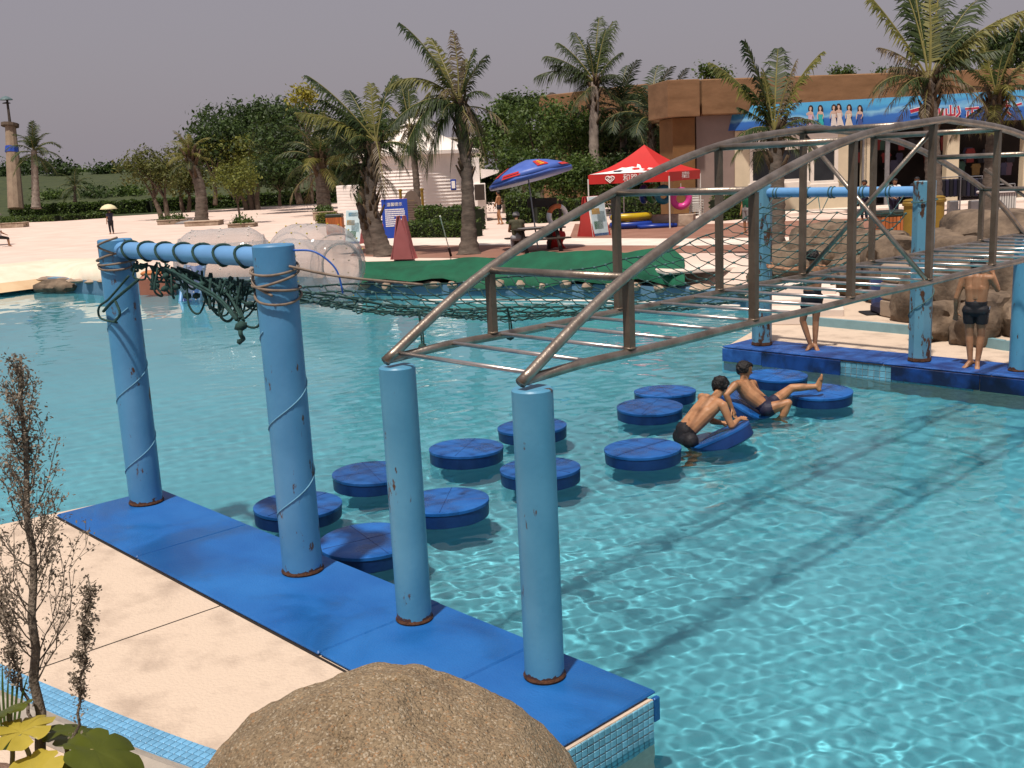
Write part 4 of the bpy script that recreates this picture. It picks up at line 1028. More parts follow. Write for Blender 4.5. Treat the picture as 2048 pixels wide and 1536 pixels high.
for i, (u, vc, rx, ry, d, m, lab) in enumerate(((55, 338, 40, 26, 190, 'leaf_dark', 'dark bushy tree on the hill crest behind the royal palm'), (165, 352, 34, 20, 188, 'leaf_mid', 'mid-green bush on the hill behind the squat palm'), (245, 350, 30, 24, 186, 'leaf_mid', 'bush on the hill right above the cream umbrella'), (300, 352, 36, 26, 184, 'leaf_dark', 'dark bush on the hill behind the olive tree'), (185, 395, 40, 20, 150, 'leaf_dark', 'dark shrub low on the hill slope behind the hedge'), (260, 392, 34, 18, 150, 'leaf_mid', 'green shrub low on the hill slope left of the olive tree'), (100, 398, 34, 16, 150, 'leaf_mid', 'shrub on the hill slope at the foot of the royal palm'))):
    tree(u, vc+32, u, vc, rx, ry, lab, 140+i, m, 1100, 3.6, 7, 2, 'hill_shrub', at(u, vc+32, d), 'shrubs on the hill', cat='shrub')
tree(430, 405, 425, 300, 70, 60, 'dark tree between the date palm and the wide shade tree', 150, 'leaf_dark', 3000, 4.4, 9, 4, base=at(430, 408, 112))
tree(700, 405, 705, 290, 60, 60, 'dark tree top behind the left end of the white hut', 151, 'leaf_dark', 3000, 4.4, 9, 4, base=at(700, 408, 95))
tree(760, 405, 765, 285, 50, 45, 'tree top behind the leaning palms and the hut', 152, 'leaf_mid', 2400, 4.2, 8, 4, base=at(760, 408, 92))
palm(150, 400, 150, 372, 3, 42, 14, 'squat grey-green palm on the hill right of the royal palm', 61, ('green',), name='squat_palm', base=at(150, 402, 120), boots=False)
palm(72, 415, 68, 300, 7.5, 62, 17, 'royal palm with smooth pale trunk beside the lamp tower', 7, ('royal', 'green'), name='royal_palm', tm='trunkpale', base=at(72, 415, 110), boots=False, flare=1.3)
# trees by the beach plaza
tree(330, 440, 305, 345, 60, 52, 'olive airy tree left of the yellow date palm', 11, 'leaf_olive', 3000, 3.6, 9, 5, stems=2)
tree(372, 425, 368, 350, 50, 50, 'thin grey-green tree right behind the date palm trunk', 12, 'leaf_olive', 2200, 3.6, 8, 4, stems=2)
tree(505, 420, 482, 322, 100, 62, 'wide olive-green shade tree behind the planter tree', 13, 'leaf_yel', 5200, 3.8, 12, 5, stems=3)
tree(480, 448, 470, 360, 48, 50, 'slim young tree standing in a stone planter', 14, 'leaf_yel', 1800, 3.5, 7, 2.2)
tree(455, 400, 520, 262, 130, 60, 'big dark evergreen tree behind the olive trees', 15, 'leaf_dark', 5200, 5, 12, 6, base=at(500, 405, 120))
tree(600, 400, 590, 300, 80, 70, 'dark tree mass left of the white hut', 16, 'leaf_dark', 4200, 4.6, 10, 6, base=at(600, 405, 105))
tree(640, 400, 610, 195, 34, 24, 'sparse yellow treetop sticking out above the dark trees', 17, 'leaf_gold', 420, 4.6, 5, 2.5, base=at(625, 405, 100), shell=.2)
tree(560, 410, 560, 350, 60, 45, 'shaded dark bush under the big evergreen', 18, 'leaf_dark', 2500, 4.6, 8, 3, base=at(560, 410, 98))
tree(690, 400, 690, 345, 40, 45, 'dark foliage against the left side of the white hut', 19, 'leaf_dark', 2200, 4.6, 8, 3, base=at(690, 405, 90))
palm(403, 447, 378, 312, 12, 55, 17, 'yellow date palm with swollen grey trunk on the beach plaza', 21, ('yellow', 'yellow', 'green'), name='date_palm', bend=10, flare=1.5, low=.8)
palm(650, 432, 640, 320, 15, 105, 18, 'thick-trunked palm left of the white hut', 22, ('green', 'yellow', 'dead'), name='date_palm', flare=1.1)
palm(770, 512, 752, 285, 14, 165, 17, 'leaning coconut palm beside the faded red board, in front', 23, ('green', 'yellow', 'dead'), bend=-20, flare=2.1, boots=.7, tips=[(618,153,'g'),(645,200,'g'),(598,225,'y'),(787,153,'g'),(742,168,'y'),(818,225,'g'),(632,262,'g'),(806,330,'g'),(692,345,'d'),(795,262,'y'),(698,182,'g'),(772,392,'d'),(715,365,'g'),(660,300,'g')])
palm(752, 508, 738, 330, 13, 120, 10, 'lower coconut palm of the leaning pair by the red board', 24, ('green', 'yellow'), bend=-18, flare=2, boots=.7, tips=[(640,250,'g'),(660,320,'y'),(700,230,'g'),(790,250,'g'),(700,390,'d'),(770,400,'g'),(672,365,'g')])
palm(836, 470, 820, 255, 7.5, 100, 15, 'thin dark-trunked palm in front of the white hut', 25, ('green', 'yellow', 'dead'), bend=4, flare=1.2, base=gg(836, 455), tips=[(768,205,'y'),(800,158,'g'),(858,185,'y'),(768,245,'g'),(882,250,'g'),(790,325,'d'),(848,335,'g'),(775,290,'y'),(815,160,'g'),(872,300,'g')])
palm(938, 508, 918, 205, 13.5, 165, 21, 'straight coconut palm by the green cloth with wind-blown fronds', 26, ('green', 'yellow', 'dead'), bend=6, flare=2.1, boots=.5, tips=[(803,48,'g'),(862,78,'y'),(905,62,'d'),(972,112,'g'),(978,190,'g'),(948,100,'g'),(778,172,'y'),(785,248,'g'),(798,335,'g'),(852,345,'g'),(900,345,'d'),(966,270,'g'),(878,128,'y'),(972,320,'d'),(838,205,'g'),(930,120,'y'),(820,300,'g'),(945,330,'g')])
palm(1198, 420, 1190, 165, 11, 125, 22, 'tall feathery palm rising between the parasol and the red tent', 27, ('feather',), name='queen_palm', tm='trunkpale', bend=-6, flare=1.2, base=gg(1198, 430), tips=[(1074,152,'f'),(1092,112,'f'),(1118,86,'f'),(1150,66,'f'),(1198,36,'f'),(1226,44,'f'),(1242,105,'f'),(1234,150,'f'),(1132,160,'f'),(1160,178,'f'),(1218,185,'f'),(1180,195,'f'),(1105,130,'f'),(1212,60,'f'),(1175,80,'f')])
palm(1300, 425, 1305, 235, 9, 110, 15, 'dark palm clump behind the red tent', 28, ('dark',), name='fan_palm', base=at(1300, 428, 56))
palm(1250, 425, 1245, 215, 8, 110, 14, 'dark palm between the feathery palm and the building', 29, ('dark',), name='fan_palm', base=at(1250, 428, 60))
palm(1340, 425, 1345, 215, 8, 80, 10, 'dark palm against the corner of the ochre building', 30, ('dark',), name='fan_palm', base=at(1340, 428, 52))
palm(1552, 530, 1548, 262, 17, 165, 16, 'coconut palm with brown dead fronds in front of the shop banner', 31, ('green', 'yellow', 'dead'), flare=1.2, bend=4, base=gg(1552, 520), tips=[(1490,84,'g'),(1424,127,'y'),(1642,106,'y'),(1592,122,'d'),(1478,215,'g'),(1464,285,'g'),(1622,245,'d'),(1604,300,'d'),(1556,98,'g'),(1526,140,'y'),(1580,312,'d'),(1508,312,'d'),(1600,200,'d'),(1490,170,'g')])
palm(1872, 480, 1858, 160, 17, 190, 22, 'coconut palm in front of the shops with crown cut by the top edge', 32, ('green', 'yellow', 'dead'), flare=1.3, base=gg(1872, 470), tips=[(1738,-10,'y'),(1758,95,'d'),(1822,-70,'g'),(1888,-75,'g'),(1955,0,'g'),(1945,60,'g'),(2052,20,'y'),(2000,100,'g'),(1795,190,'g'),(1822,205,'g'),(1912,215,'d'),(1892,205,'g'),(1768,140,'d'),(1850,-60,'y'),(1940,180,'g'),(1800,-40,'g'),(1930,120,'g')])
palm(1975, 470, 1992, 190, 16, 180, 20, 'brownish coconut palm at the right edge of the picture', 33, ('yellow', 'green', 'dead'), flare=1.3, base=gg(1975, 460), tips=[(2052,25,'y'),(1925,125,'g'),(2085,100,'y'),(1935,225,'d'),(1960,275,'d'),(2052,250,'y'),(2012,90,'g'),(1955,60,'y'),(2075,185,'g'),(1922,180,'d'),(2000,290,'d'),(2030,200,'y')])
# dark wood behind the parasol
for i, (u, uc, vc, rx, ry, d, m, lab) in enumerate((
    (1010, 1000, 275, 66, 70, 72, 'leaf_mid', 'leafy green tree directly right of the white hut roof'),
    (1085, 1075, 262, 82, 80, 66, 'leaf_mid', 'large green tree behind the blue parasol'),
    (1150, 1150, 280, 70, 85, 62, 'leaf_mid', 'dark shrubby tree left of the feathery palm'),
    (1230, 1235, 290, 70, 80, 64, 'leaf_dark', 'shaded tree behind the feathery palm trunk'),
    (1310, 1310, 330, 60, 70, 60, 'leaf_dark', 'dark foliage behind the red tent peak'),
    (1050, 1040, 215, 40, 22, 80, 'leaf_dark', 'treetop poking highest above the hut and parasol'))):
    tree(u, 432, uc, vc, rx, ry, lab, 70+i, m, 4200, 4.3, 11, 4, base=at(u, 432, d))
for i, (u, uc, vc, rx, ry, d, lab) in enumerate(((1900, 1905, 105, 34, 50, 72, 'pointed dark tree behind the shops right of the tall coconut palm'),
    (2010, 2010, 110, 60, 60, 70, 'dark tree behind the shops at the right edge'), (2120, 2120, 120, 60, 60, 70, 'dark tree behind the shops beyond the right edge'))):
    tree(u, 400, uc, vc, rx, ry, lab, 90+i, 'leaf_dark', 2600, 5, 9, 4, base=at(u, 400, d))
for i, (u, vc, rx, ry, lab) in enumerate(((1412, 147, 18, 14, 'small tree sprouting from the ochre roof left of the palm'), (1440, 150, 24, 10, 'weeds on the ochre roof just left of the palm'), (1690, 146, 26, 8, 'grassy weeds on the roof right of the palm'), (1790, 144, 40, 8, 'weeds on the ochre roof beside the tall coconut palm'))):
    tree(u, vc+12, u, vc, rx, ry, lab, 95+i, 'leaf_mid', 300, 4, 5, 1, 'roof_weed', at(u, vc+12, 52), 'weeds on the shop roof', cat='weed')

# hedges round the hut and tent
for i, (u, vc, rx, ry, d, m, lab) in enumerate(((985, 372, 40, 42, 60, 'leaf_dark', 'dark shrub filling the corner right of the hut'), (1040, 352, 56, 60, 57, 'leaf_mid', 'dense green shrub left behind the parasol'), (1105, 355, 58, 62, 57, 'leaf_mid', 'flowering dense shrub right behind the parasol'), (1165, 362, 52, 60, 56, 'leaf_mid', 'dense shrub between the parasol and the feathery palm'), (1230, 360, 54, 62, 58, 'leaf_dark', 'dark shrub behind the left gazebo corner'), (1290, 372, 50, 52, 56, 'leaf_dark', 'dark shrub behind the hanging swim rings'), (1345, 360, 36, 56, 52, 'leaf_dark', 'dark shrub against the ochre corner pier'))):
    tree(u, 440, u, vc, rx, ry, lab, 170+i, m, 3600, 3.8, 12, 0, 'dense_shrub', at(u, 440, d), 'dense shrubs behind the parasol and gazebo', cat='shrub', shell=.35)
hedge('box_hedge', [(722, 474), (830, 474), (955, 474)], .62, .8, 'front box hedge in front of the white hut', 'leaf_mid', 260, 5, .06)
hedge('box_hedge', [(845, 458), (958, 460)], 1.05, .8, 'taller rear box hedge right of the carved sign', 'leaf_mid', 220, 6, .07)
hedge('box_hedge', [(645, 452), (720, 452)], .75, .8, 'box hedge left of the palm pair behind the wooden bin', 'leaf_yel', 220, 7, .07)
hedge('box_hedge', [(1018, 447), (1068, 445)], 1.4, 1.2, 'tall box hedge right of the gate path', 'leaf_mid', 170, 8, .08)
hedge('box_hedge', [(1072, 446), (1180, 440)], 1.1, 1.2, 'shaded hedge behind the picnic table', 'leaf_mid', 150, 9, .08)
hedge('box_hedge', [(1236, 436), (1372, 434)], .95, .8, 'hedge in the grey planter behind the red tent', 'leaf_mid', 220, 10, .07)
hedge('box_hedge', [(1430, 442), (1475, 438)], 1.0, .7, 'short hedge right of the clipped ball bush', 'leaf_mid', 220, 11, .07)
tree(1402, 430, 1400, 375, 30, 24, 'clipped yellow-green ball bush right of the red tent', 120, 'leaf_gold', 1500, 2.4, 8, 3, 'ball_bush', cat='bush')

# ================================================================== BACKGROUND THINGS
def planter(u, v, w, d, h, lab, bush=True):
    P = gg(u, v); t = thing('stone_planter', lab, 'planter', P, vdir, 'stone planters on the beach plaza')
    MB().bbox((0, d/2, h/2), (w, d, h), .03).build('trough', M['stone'], t); MB().bbox((0, d/2, h+.03), (w+.08, d+.08, .06), .02).build('rim', M['stone'], t)
    if bush: 
        V = leaves(700, [(0, d/2, h+.1, w*.42, d*.4, .28)], .09, int(u)); tag(put('plants', leafmesh('plants', V, M['leaf_mid']), t), kind='stuff')
planter(345, 449, 2.4, 1.4, .32, 'low stone planter with shrubs left of the date palm'); planter(403, 452, 2.5, 1.6, .3, 'low stone planter round the date palm foot', False)
planter(482, 455, 1.8, 1.2, .22, 'low stone planter round the slim young tree'); planter(648, 440, 1.6, 1.4, .55, 'stone planter round the thick palm trunk'); planter(18, 456, 2.6, 1.2, .4, 'low stone planter at the far left of the beach')
# upturned grey boat-shaped slab by the planter
P = gg(380, 447); t = MB().lathe([(0, .5), (.4, .42), (.75, .2), (.9, 0)], 14).build('grey_mound', M['greyb'], None, smooth=True, loc=P); t.scale = (1.6, .8, .7); t.rotation_euler.z = vdir; tag(t, 'small grey covered heap between the planter and the date palm', 'heap')

# lamp tower
P = at(30, 413, 118); k = 1/pxm(P)
t = thing('lamp_tower', 'tall tapering tan tower with a mushroom lamp on top at the left edge', 'tower', P, 0, None, True)
def pw_(du, dv): return at(30+du, 413+dv, 118)
MB().tube([pw_(2, 4), pw_(-4, -90), pw_(-9, -160)], [15*k, 12.5*k, 10*k], 10).build('shaft', mat('tan_render', (.19, .14, .10), .85, .2, 1.5, .3, col2=(.27, .21, .15)), t)
MB().tube([pw_(-10, -160), pw_(-10, -166)], [17*k, 17*k], 12).build('platform', M['bark'], t)
MB().tube([pw_(-6, -120), pw_(-6, -108)], [12.4*k, 12.9*k], 10).build('blue_band', M['blueboard'], t)
MB().tube([pw_(-10, -166), pw_(-16, -215)], [3*k, 2.2*k], 8).build('mast', M['darkwood'], t)
MB().lathe([(13*k, 0), (12*k, 2*k), (6*k, 6*k), (0, 8*k)], 14, pw_(-18, -213)).build('lamp_hood', mat('teal_hood', (.08, .13, .14), .5), t)
MB().lathe([(8*k, 0), (7*k, 1.5*k), (0, 3*k)], 12, pw_(-17, -206)).build('lamp_ring', M['darkwood'], t)

# straw parasol at the left edge
P = gg(-22, 492); t = thing('beach_parasol', 'pale beach parasol cut by the left edge with a dark stand', 'parasol', P, 0, None)
MB().tube([(0, 0, 0), (0, 0, 2.3)], .04, 8).build('pole', M['darkwood'], t); MB().lathe([(.92, 1.78), (.94, 1.84), (.5, 2.12), (0, 2.3)], 12).build('canopy', M['greyb'], t, smooth=True)
MB().lathe([(.4, 0), (.34, .3), (.1, .36)], 12).build('base', mat('brick_red_base', (.16, .05, .03), .8), t)

# far flat-roofed house
P = at(930, 300, 140); MBh = MB().box((0, 0, 3), (5, 4, 9), 0); t = thing('far_house', 'pale cream house corner showing between palm and trees', 'house', (P.x, P.y, 0), vdir)
MBh.build('wall', M['cream'], t); MB().box((0, -.1, 7.62), (5.6, 4.6, .25)).build('roof', M['white'], t)
# distant lamp head
P = at(1104, 190, 85); t = thing('garden_lamp', 'small dark lamp head on a pole above the green trees', 'lamp', (P.x, P.y, .6))
MB().tube([(0, 0, 0), (0, 0, P.z-.6)], .07, 6).build('pole', M['darkwood'], t); MB().lathe([(.55, P.z-.75), (.5, P.z-.6), (.1, P.z-.4)], 10).build('hood', M['darkwood'], t)

# ---- white clapboard hut
hc = at(842, 445, 61.5); hc.z = .6; hk = 1/pxm(hc)
hut = thing('clapboard_hut', 'round white clapboard hut with a concave white tent roof', 'hut', hc, 0)
RH = 3.25; zt = 3.75
prof = []; nb_ = 20
for i in range(nb_):
    z0 = zt*i/nb_; z1 = zt*(i+1)/nb_; prof += [(RH+.06, z0), (RH, z1)]
MB().lathe(prof, 64).build('wall', M['siding'], hut)
MB().lathe([(RH+.02, zt), (RH+.30, zt+.02), (RH+.34, zt+.14), (2.6, zt+.5), (1.5, zt+1.05), (.7, zt+1.75), (.35, zt+2.1), (0, zt+2.2)], 64).build('roof', mat('white_membrane', (.80, .74, .68), .6, .03, 1), hut, edge=30)
MB().lathe([(RH+.31, zt-.05), (RH+.36, zt-.05), (RH+.36, zt+.1)], 64).build('eave_trim', M['siding'], hut)
lx = lambda u, dv, d: (at(u, 440, d))
def hutbox(name, u0, u1, d, z0, z1, dep, m, parent):
    a = at(u0, 400, d); b = at(u1, 400, d); c = (a+b)/2; w = (b-a).length
    return MB().bbox((c.x-hc.x-FW.x*0+(-_ri.y)*dep/2, c.y-hc.y+_ri.x*dep/2, (z0+z1)/2), (w, dep, z1-z0), .02, vdir).build(name, m, parent)
ann = MB()
for i in range(12): pass
a = at(678, 400, 60); b = at(748, 400, 60); cA = (a+b)/2-hc; w = (b-a).length
for i in range(13):
    z = .1+i*.17; MB().bbox((cA.x, cA.y, z), (w, 1.4, .165), .02, vdir).build('annex_board', M['siding'], hut)
hutbox('door_post', 948, 972, 58.2, -.1, 2.0, .5, M['siding'], hut)
hutbox('door_panel', 950, 970, 57.8, 1.1, 1.95, .1, M['darkwood'], hut); hutbox('corner_pier', 946, 962, 58.6, -.1, 3.4, .4, M['siding'], hut)
hutbox('notice', 903, 914, 58.0, 1.7, 2.3, .04, M['blueboard'], hut); hutbox('notice_sheet', 905, 912, 57.95, 1.8, 2.2, .03, M['whitep'], hut)
a = at(962, 358, 58.5)-hc; b = at(998, 345, 57)-hc
MB().add([a, b, b+Vector((0, 0, .12)), a+Vector((0, 0, .55)), a+Vector((-_ri.y, _ri.x, 0))*2, b+Vector((-_ri.y, _ri.x, 0))*2, b+Vector((-_ri.y, _ri.x, 0))*2+Vector((0, 0, .12)), a+Vector((-_ri.y, _ri.x, 0))*2+Vector((0, 0, .55))], [(0, 1, 2, 3), (7, 6, 5, 4), (3, 2, 6, 7), (1, 0, 4, 5), (1, 5, 6, 2), (0, 3, 7, 4)]).build('porch_roof', M['siding'], hut)

# ---- shop building
Wl = gg(1340, 440); Wr = gg(2200, 391); fdir = (Wr-Wl); fdir.z = 0; fdir.normalize(); fn = Vector((fdir.y, -fdir.x, 0))
if fn.dot(-Wl) < 0: fn = -fn
bld = thing('shop_building', 'single-storey shop building with ochre stone fascia and open dark shopfronts', 'building', (Wl.x, Wl.y, .6), math.atan2(fdir.y, fdir.x))
def fx(u, v, off=0.):         # photo point on the facade plane -> local x, z
    r = ray(u, v); O = Vector((0, 0, CH)); t_ = ((Wl+fn*off)-O).dot(fn)/r.dot(fn); p = O+r*t_; return (p-Wl).dot(fdir), p.z-.6
def fbox(name, u0, v0, u1, v1, off, dep, m, parent=None, lvl=True, b=.02):
    x0, za = fx(u0, v0, off); x1, zb = fx(u1, v1, off)
    return MB().bbox(((x0+x1)/2, -off+dep/2, (za+zb)/2), (abs(x1-x0), dep, abs(za-zb)), b).build(name, m, parent or bld)
x2000, _ = fx(2300, 300)
zt_, zf = fx(1500, 157)[1], fx(1500, 228)[1]
MB().bbox(((fx(1395, 200)[0]+x2000)/2, 3.5, (zt_+zf)/2), (x2000-fx(1395, 200)[0], 8.2, zt_-zf), .05).build('fascia', M['fascia'], bld)
fbox('corner_fascia', 1335, 160, 1400, 232, .95, 3, M['fascia']); fbox('corner_pier', 1345, 236, 1392, 442, .5, 2, mat('ochre_pier', (.17, .085, .03), .9, .2, 1.2, .3))
_a, _b = at(1100, 300, 78), at(1350, 300, 70); _z = at(1225, 180, 74).z
_lc = lambda p: ((p-Wl).dot(fdir), -(p-Wl).dot(fn))
_p, _q = Vector(_lc(_a)), Vector(_lc(_b)); _d = _q-_p
MB().bbox(((_p.x+_q.x)/2, (_p.y+_q.y)/2, (_z-.6)/2), (_d.length, 2, _z-.6), .05, math.atan2(_d.y, _d.x)).build('rear_wing', M['fascia'], bld)
fbox('side_wall', 1392, 232, 1474, 445, .1, 1, M['mauve'])
fbox('cream_wall', 1472, 372, 1708, 450, .15, .4, M['cream']); fbox('cream_pier', 1470, 262, 1500, 372, .15, .4, M['cream']); fbox('cream_pier', 1676, 262, 1708, 372, .15, .4, M['cream'])
fbox('lintel', 1500, 262, 1676, 290, .15, .4, M['white'])
XB0, XB1 = fx(1480, 300)[0], fx(2250, 300)[0]; XBm, XBw = (XB0+XB1)/2, XB1-XB0
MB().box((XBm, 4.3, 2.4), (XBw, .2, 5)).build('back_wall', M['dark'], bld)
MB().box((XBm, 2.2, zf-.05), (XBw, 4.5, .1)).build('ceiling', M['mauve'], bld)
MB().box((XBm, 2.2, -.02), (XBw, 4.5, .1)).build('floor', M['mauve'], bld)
for u0, u1 in ((1500, 1618), (1622, 1676)):
    w = fbox('window', u0, 292, u1, 368, .10, .05, M['glass'], None, b=.004)
    for a_, b_, c_, d_ in ((u0, 292, u0+6, 368), (u1-6, 292, u1, 368), (u0+6, 292, u1-6, 298), (u0+6, 362, u1-6, 368)): fbox('frame', a_, b_, c_, d_, .17, .1, M['white'], w, b=.01)
    fbox('sill', u0-2, 368, u1+2, 375, .3, .3, M['white'], w)
for u in (1738, 1905, 2060): fbox('column', u-9, 262, u+9, 436, .0, .4, M['cream'])
fbox('door_frame', 1726, 262, 1732, 430, .0, .08, M['metalgrey']); fbox('door_frame', 1772, 262, 1777, 430, .0, .08, M['metalgrey'])
fbox('terrace', 1320, 441, 2150, 450, 2.4, 2.4, M['pathwhite'], None)
# goods inside the open shop: coloured garments on the back wall
gcols = [mat('garment', c, .7, .2, 3) for c in ((.20, .02, .02), (.05, .05, .10), (.24, .15, .05), (.02, .02, .03), (.16, .10, .14), (.03, .08, .06))]
rg = random.Random(8)
for i in range(34):
    u = 1712+i*9.5+rg.uniform(-3, 3); v = rg.choice((300, 325, 350)); x, z = fx(u, v, -2.8)
    gm = MB(); h = rg.uniform(.45, .8); w = rg.uniform(.28, .42)
    gm.prism([(-w/2, 0), (w/2, 0), (w/2*1.1, h*.62), (w*.72, h*.7), (w*.5, h), (-w*.5, h), (-w*.72, h*.7), (-w/2*1.1, h*.62)], -.03, .03)
    o = put('garment', gm.mesh('garment', rg.choice(gcols)), bld, (x, 2.8+rg.uniform(-.5, 1.1), z)); o.rotation_euler = (R(90), 0, rg.uniform(-.2, .2))
for u in (1520, 1545, 1575, 1640, 1655):
    x, z = fx(u, 345, .03); gm = MB(); gm.lathe([(.10, -.3), (.13, 0), (.12, .25), (.17, .42), (.05, .5), (.07, .6), (.06, .7), (0, .74)], 10); o = put('mannequin', gm.mesh('mannequin', rg.choice(gcols+[M['whitep']])), bld, (x, .35, z))
# planter wall and steps before the side wall
P0, P1 = gg(1236, 457), gg(1372, 453); t = thing('planter_wall', 'long grey planter wall under the hedge behind the red tent', 'planter wall', P0, 0, None, True)
c_ = (P0+P1)/2; MB().bbox((c_.x, c_.y+.6, c_.z+.25), ((P1-P0).length, .8, .5), .03, math.atan2(P1.y-P0.y, P1.x-P0.x)).build('trough', M['stone'], t)

# ---- printed banner over the shops
bA, bB = at(1452, 262, 49), at(2140, 236, 41.5); bA2, bB2 = at(1452, 214, 49), at(2140, 174, 41.5)
ban = thing('shop_banner', 'long blue printed banner with women in summer dresses over the shops', 'banner', bA, 0, None, True)
bX = (bB-bA).normalized(); bY = Vector((0, 0, 1)); bN = bX.cross(bY); bL = (bB-bA).length; bH0, bH1 = (bA2-bA).length, (bB2-bB).length
def bm_(): 
    m = bpy.data.materials.new('banner_print'); m.use_nodes = True; N, L = m.node_tree.nodes, m.node_tree.links; b = N['Principled BSDF']; b.inputs['Roughness'].default_value = .5
    tc = N.new('ShaderNodeTexCoord'); sx = N.new('ShaderNodeSeparateXYZ'); L.new(tc.outputs['Generated'], sx.inputs[0])
    mp = N.new('ShaderNodeMapping'); mp.inputs['Scale'].default_value = (14, 1, 3); L.new(tc.outputs['Generated'], mp.inputs[0])
    n = N.new('ShaderNodeTexNoise'); n.inputs['Scale'].default_value = 1.2; n.inputs['Detail'].default_value = 6; L.new(mp.outputs[0], n.inputs['Vector'])
    a = N.new('ShaderNodeMath'); a.operation = 'MULTIPLY_ADD'; a.inputs[1].default_value = .45; L.new(n.outputs[0], a.inputs[0]); L.new(sx.outputs[2], a.inputs[2])
    r = N.new('ShaderNodeValToRGB'); L.new(a.outputs[0], r.inputs[0]); e = r.color_ramp.elements
    e[0].position = .25; e[0].color = (.008, .06, .26, 1); e[1].position = 1; e[1].color = (.05, .28, .50, 1)
    q = e.new(.62); q.color = (.012, .10, .36, 1); q = e.new(.74); q.color = (.16, .36, .52, 1); q = e.new(.85); q.color = (.03, .20, .45, 1)
    L.new(r.outputs[0], b.inputs['Base Color']); return m
def bpt(s, t_): 
    p = bA.lerp(bB, s).lerp(bA2.lerp(bB2, s), t_); return p+bN*(.02*math.sin(s*40))
MB().grid(lambda a, b: bpt(a, b), 60, 4).build('cloth', bm_(), ban, smooth=True)
MB().grid(lambda a, b: bpt(a, b)-bN*.03, 60, 4).build('backing', M['cream'], ban)
def bplate(name, px, m, off=.03):         # flat print: outline given in photo pixels on the banner plane
    pl_ = []
    for (u, v) in px:
        r = ray(u, v); O = Vector((0, 0, CH)); s = (bA-O).dot(bN)/r.dot(bN); q = O+r*s-bA; pl_.append((q.dot(bX), q.dot(bY)))
    f = 1 if bN.dot(-bA) > 0 else -1
    mb = MB(); n = len(pl_); vs = [bA+bX*a+bY*b+bN*(off*f) for a, b in pl_]; mb.add(vs, [tuple(range(n))]); return mb.build(name, m, ban)
pskin = mat('print_skin', (.55, .38, .30), .5, .05); phair = mat('print_hair', (.03, .015, .01), .5)
dress = [mat('print_dress', c, .5, .12, 6) for c in ((.55, .38, .48), (.03, .38, .38), (.60, .55, .52), (.62, .55, .50), (.58, .50, .40), (.05, .08, .25))]
for i, (u, v0, h, col, ln, arm, hw) in enumerate(((1621, 207, 42, 0, 1.5, -8, 8), (1643, 206, 42, 1, -1, 2, 6), (1668, 204, 43, 2, 1, 6, 7), (1681, 202, 44, 3, -2, 1, 8), (1698, 203, 43, 4, 1.5, 4, 9), (1721, 204, 41, 5, 0, 7, 5.5))):
    q = lambda L: [(u+x+ln*(1-y/h)*1.2, v0+y) for x, y in L]
    bplate('print_hair', q([(-4, 2), (-1, -1), (3, -.5), (5.5, 4), (6+arm*.1, 10), (5, 15+i % 3*3), (2.5, 12), (-4.5, 11+i % 2*5), (-5, 6)]), phair, .032)
    bplate('print_face', q([(-2, 3), (1.5, 2.6), (2.4, 6), (1.2, 9.5), (-.4, 10.6), (-2.2, 8)]), pskin, .036)
    bplate('print_dress', q([(-5, 15.5), (-2, 17), (2, 17), (5, 15.2), (4, 24), (4.4, 28), (hw, h), (1, h-1.5), (-hw*.8, h), (-4.2, 28), (-4, 24)]), dress[col], .040)
    bplate('print_shoulders', q([(-1.3, 10), (1.3, 10), (2, 12), (5.6, 13.4), (5, 16.8), (2, 18), (-2, 18), (-5, 16.8), (-5.6, 13.4), (-2, 12)]), pskin, .044)
    bplate('print_arm', q([(-5.5, 13.6), (-7.5, 20), (-6-abs(arm)*.3, 28-max(0, -arm)*1.6), (-4.6-abs(arm)*.3, 28-max(0, -arm)*1.6), (-5.4, 20.5), (-4, 16)]), pskin, .048)
    bplate('print_arm', q([(5.3, 13.8), (6.8, 20), (5.4-arm*.4, 27), (4.2-arm*.4, 26.4), (5.0, 20.4), (4, 16)]), pskin, .048)
redp = mat('print_red', (.45, .02, .06), .5)
def stroke(px, w=5):
    for (a, b) in zip(px, px[1:]):
        dx, dy = b[0]-a[0], b[1]-a[1]; l = math.hypot(dx, dy); nx, ny = -dy/l, dx/l
        for ww, m, off in ((w/2+1.4, M['whitep'], .034), (w/2, redp, .042)): bplate('letter_stroke', [(a[0]+nx*ww, a[1]+ny*ww), (b[0]+nx*ww, b[1]+ny*ww), (b[0]-nx*ww, b[1]-ny*ww), (a[0]-nx*ww, a[1]-ny*ww)], m, off)
stroke([(1822, 214), (1842, 208)], 6); stroke([(1842, 208), (1856, 218)], 4)
for pts_ in ([(1868, 203), (1868, 224)], [(1868, 203), (1876, 205), (1874, 212), (1868, 213)], [(1880, 206), (1880, 222)], [(1887, 207), (1887, 222), (1895, 222)], [(1903, 199), (1903, 220)], [(1894, 206), (1894, 220), (1912, 218)], [(1911, 203), (1911, 218)], [(1918, 200), (1921, 214), (1905, 232)], [(1932, 206), (1960, 203)], [(1938, 210), (1935, 232)], [(1946, 207), (1946, 214)], [(2000, 202), (2010, 198), (2024, 197)], [(2015, 186), (2016, 210), (2024, 216)], [(2034, 196), (2046, 192)]): stroke(pts_, 3.4)

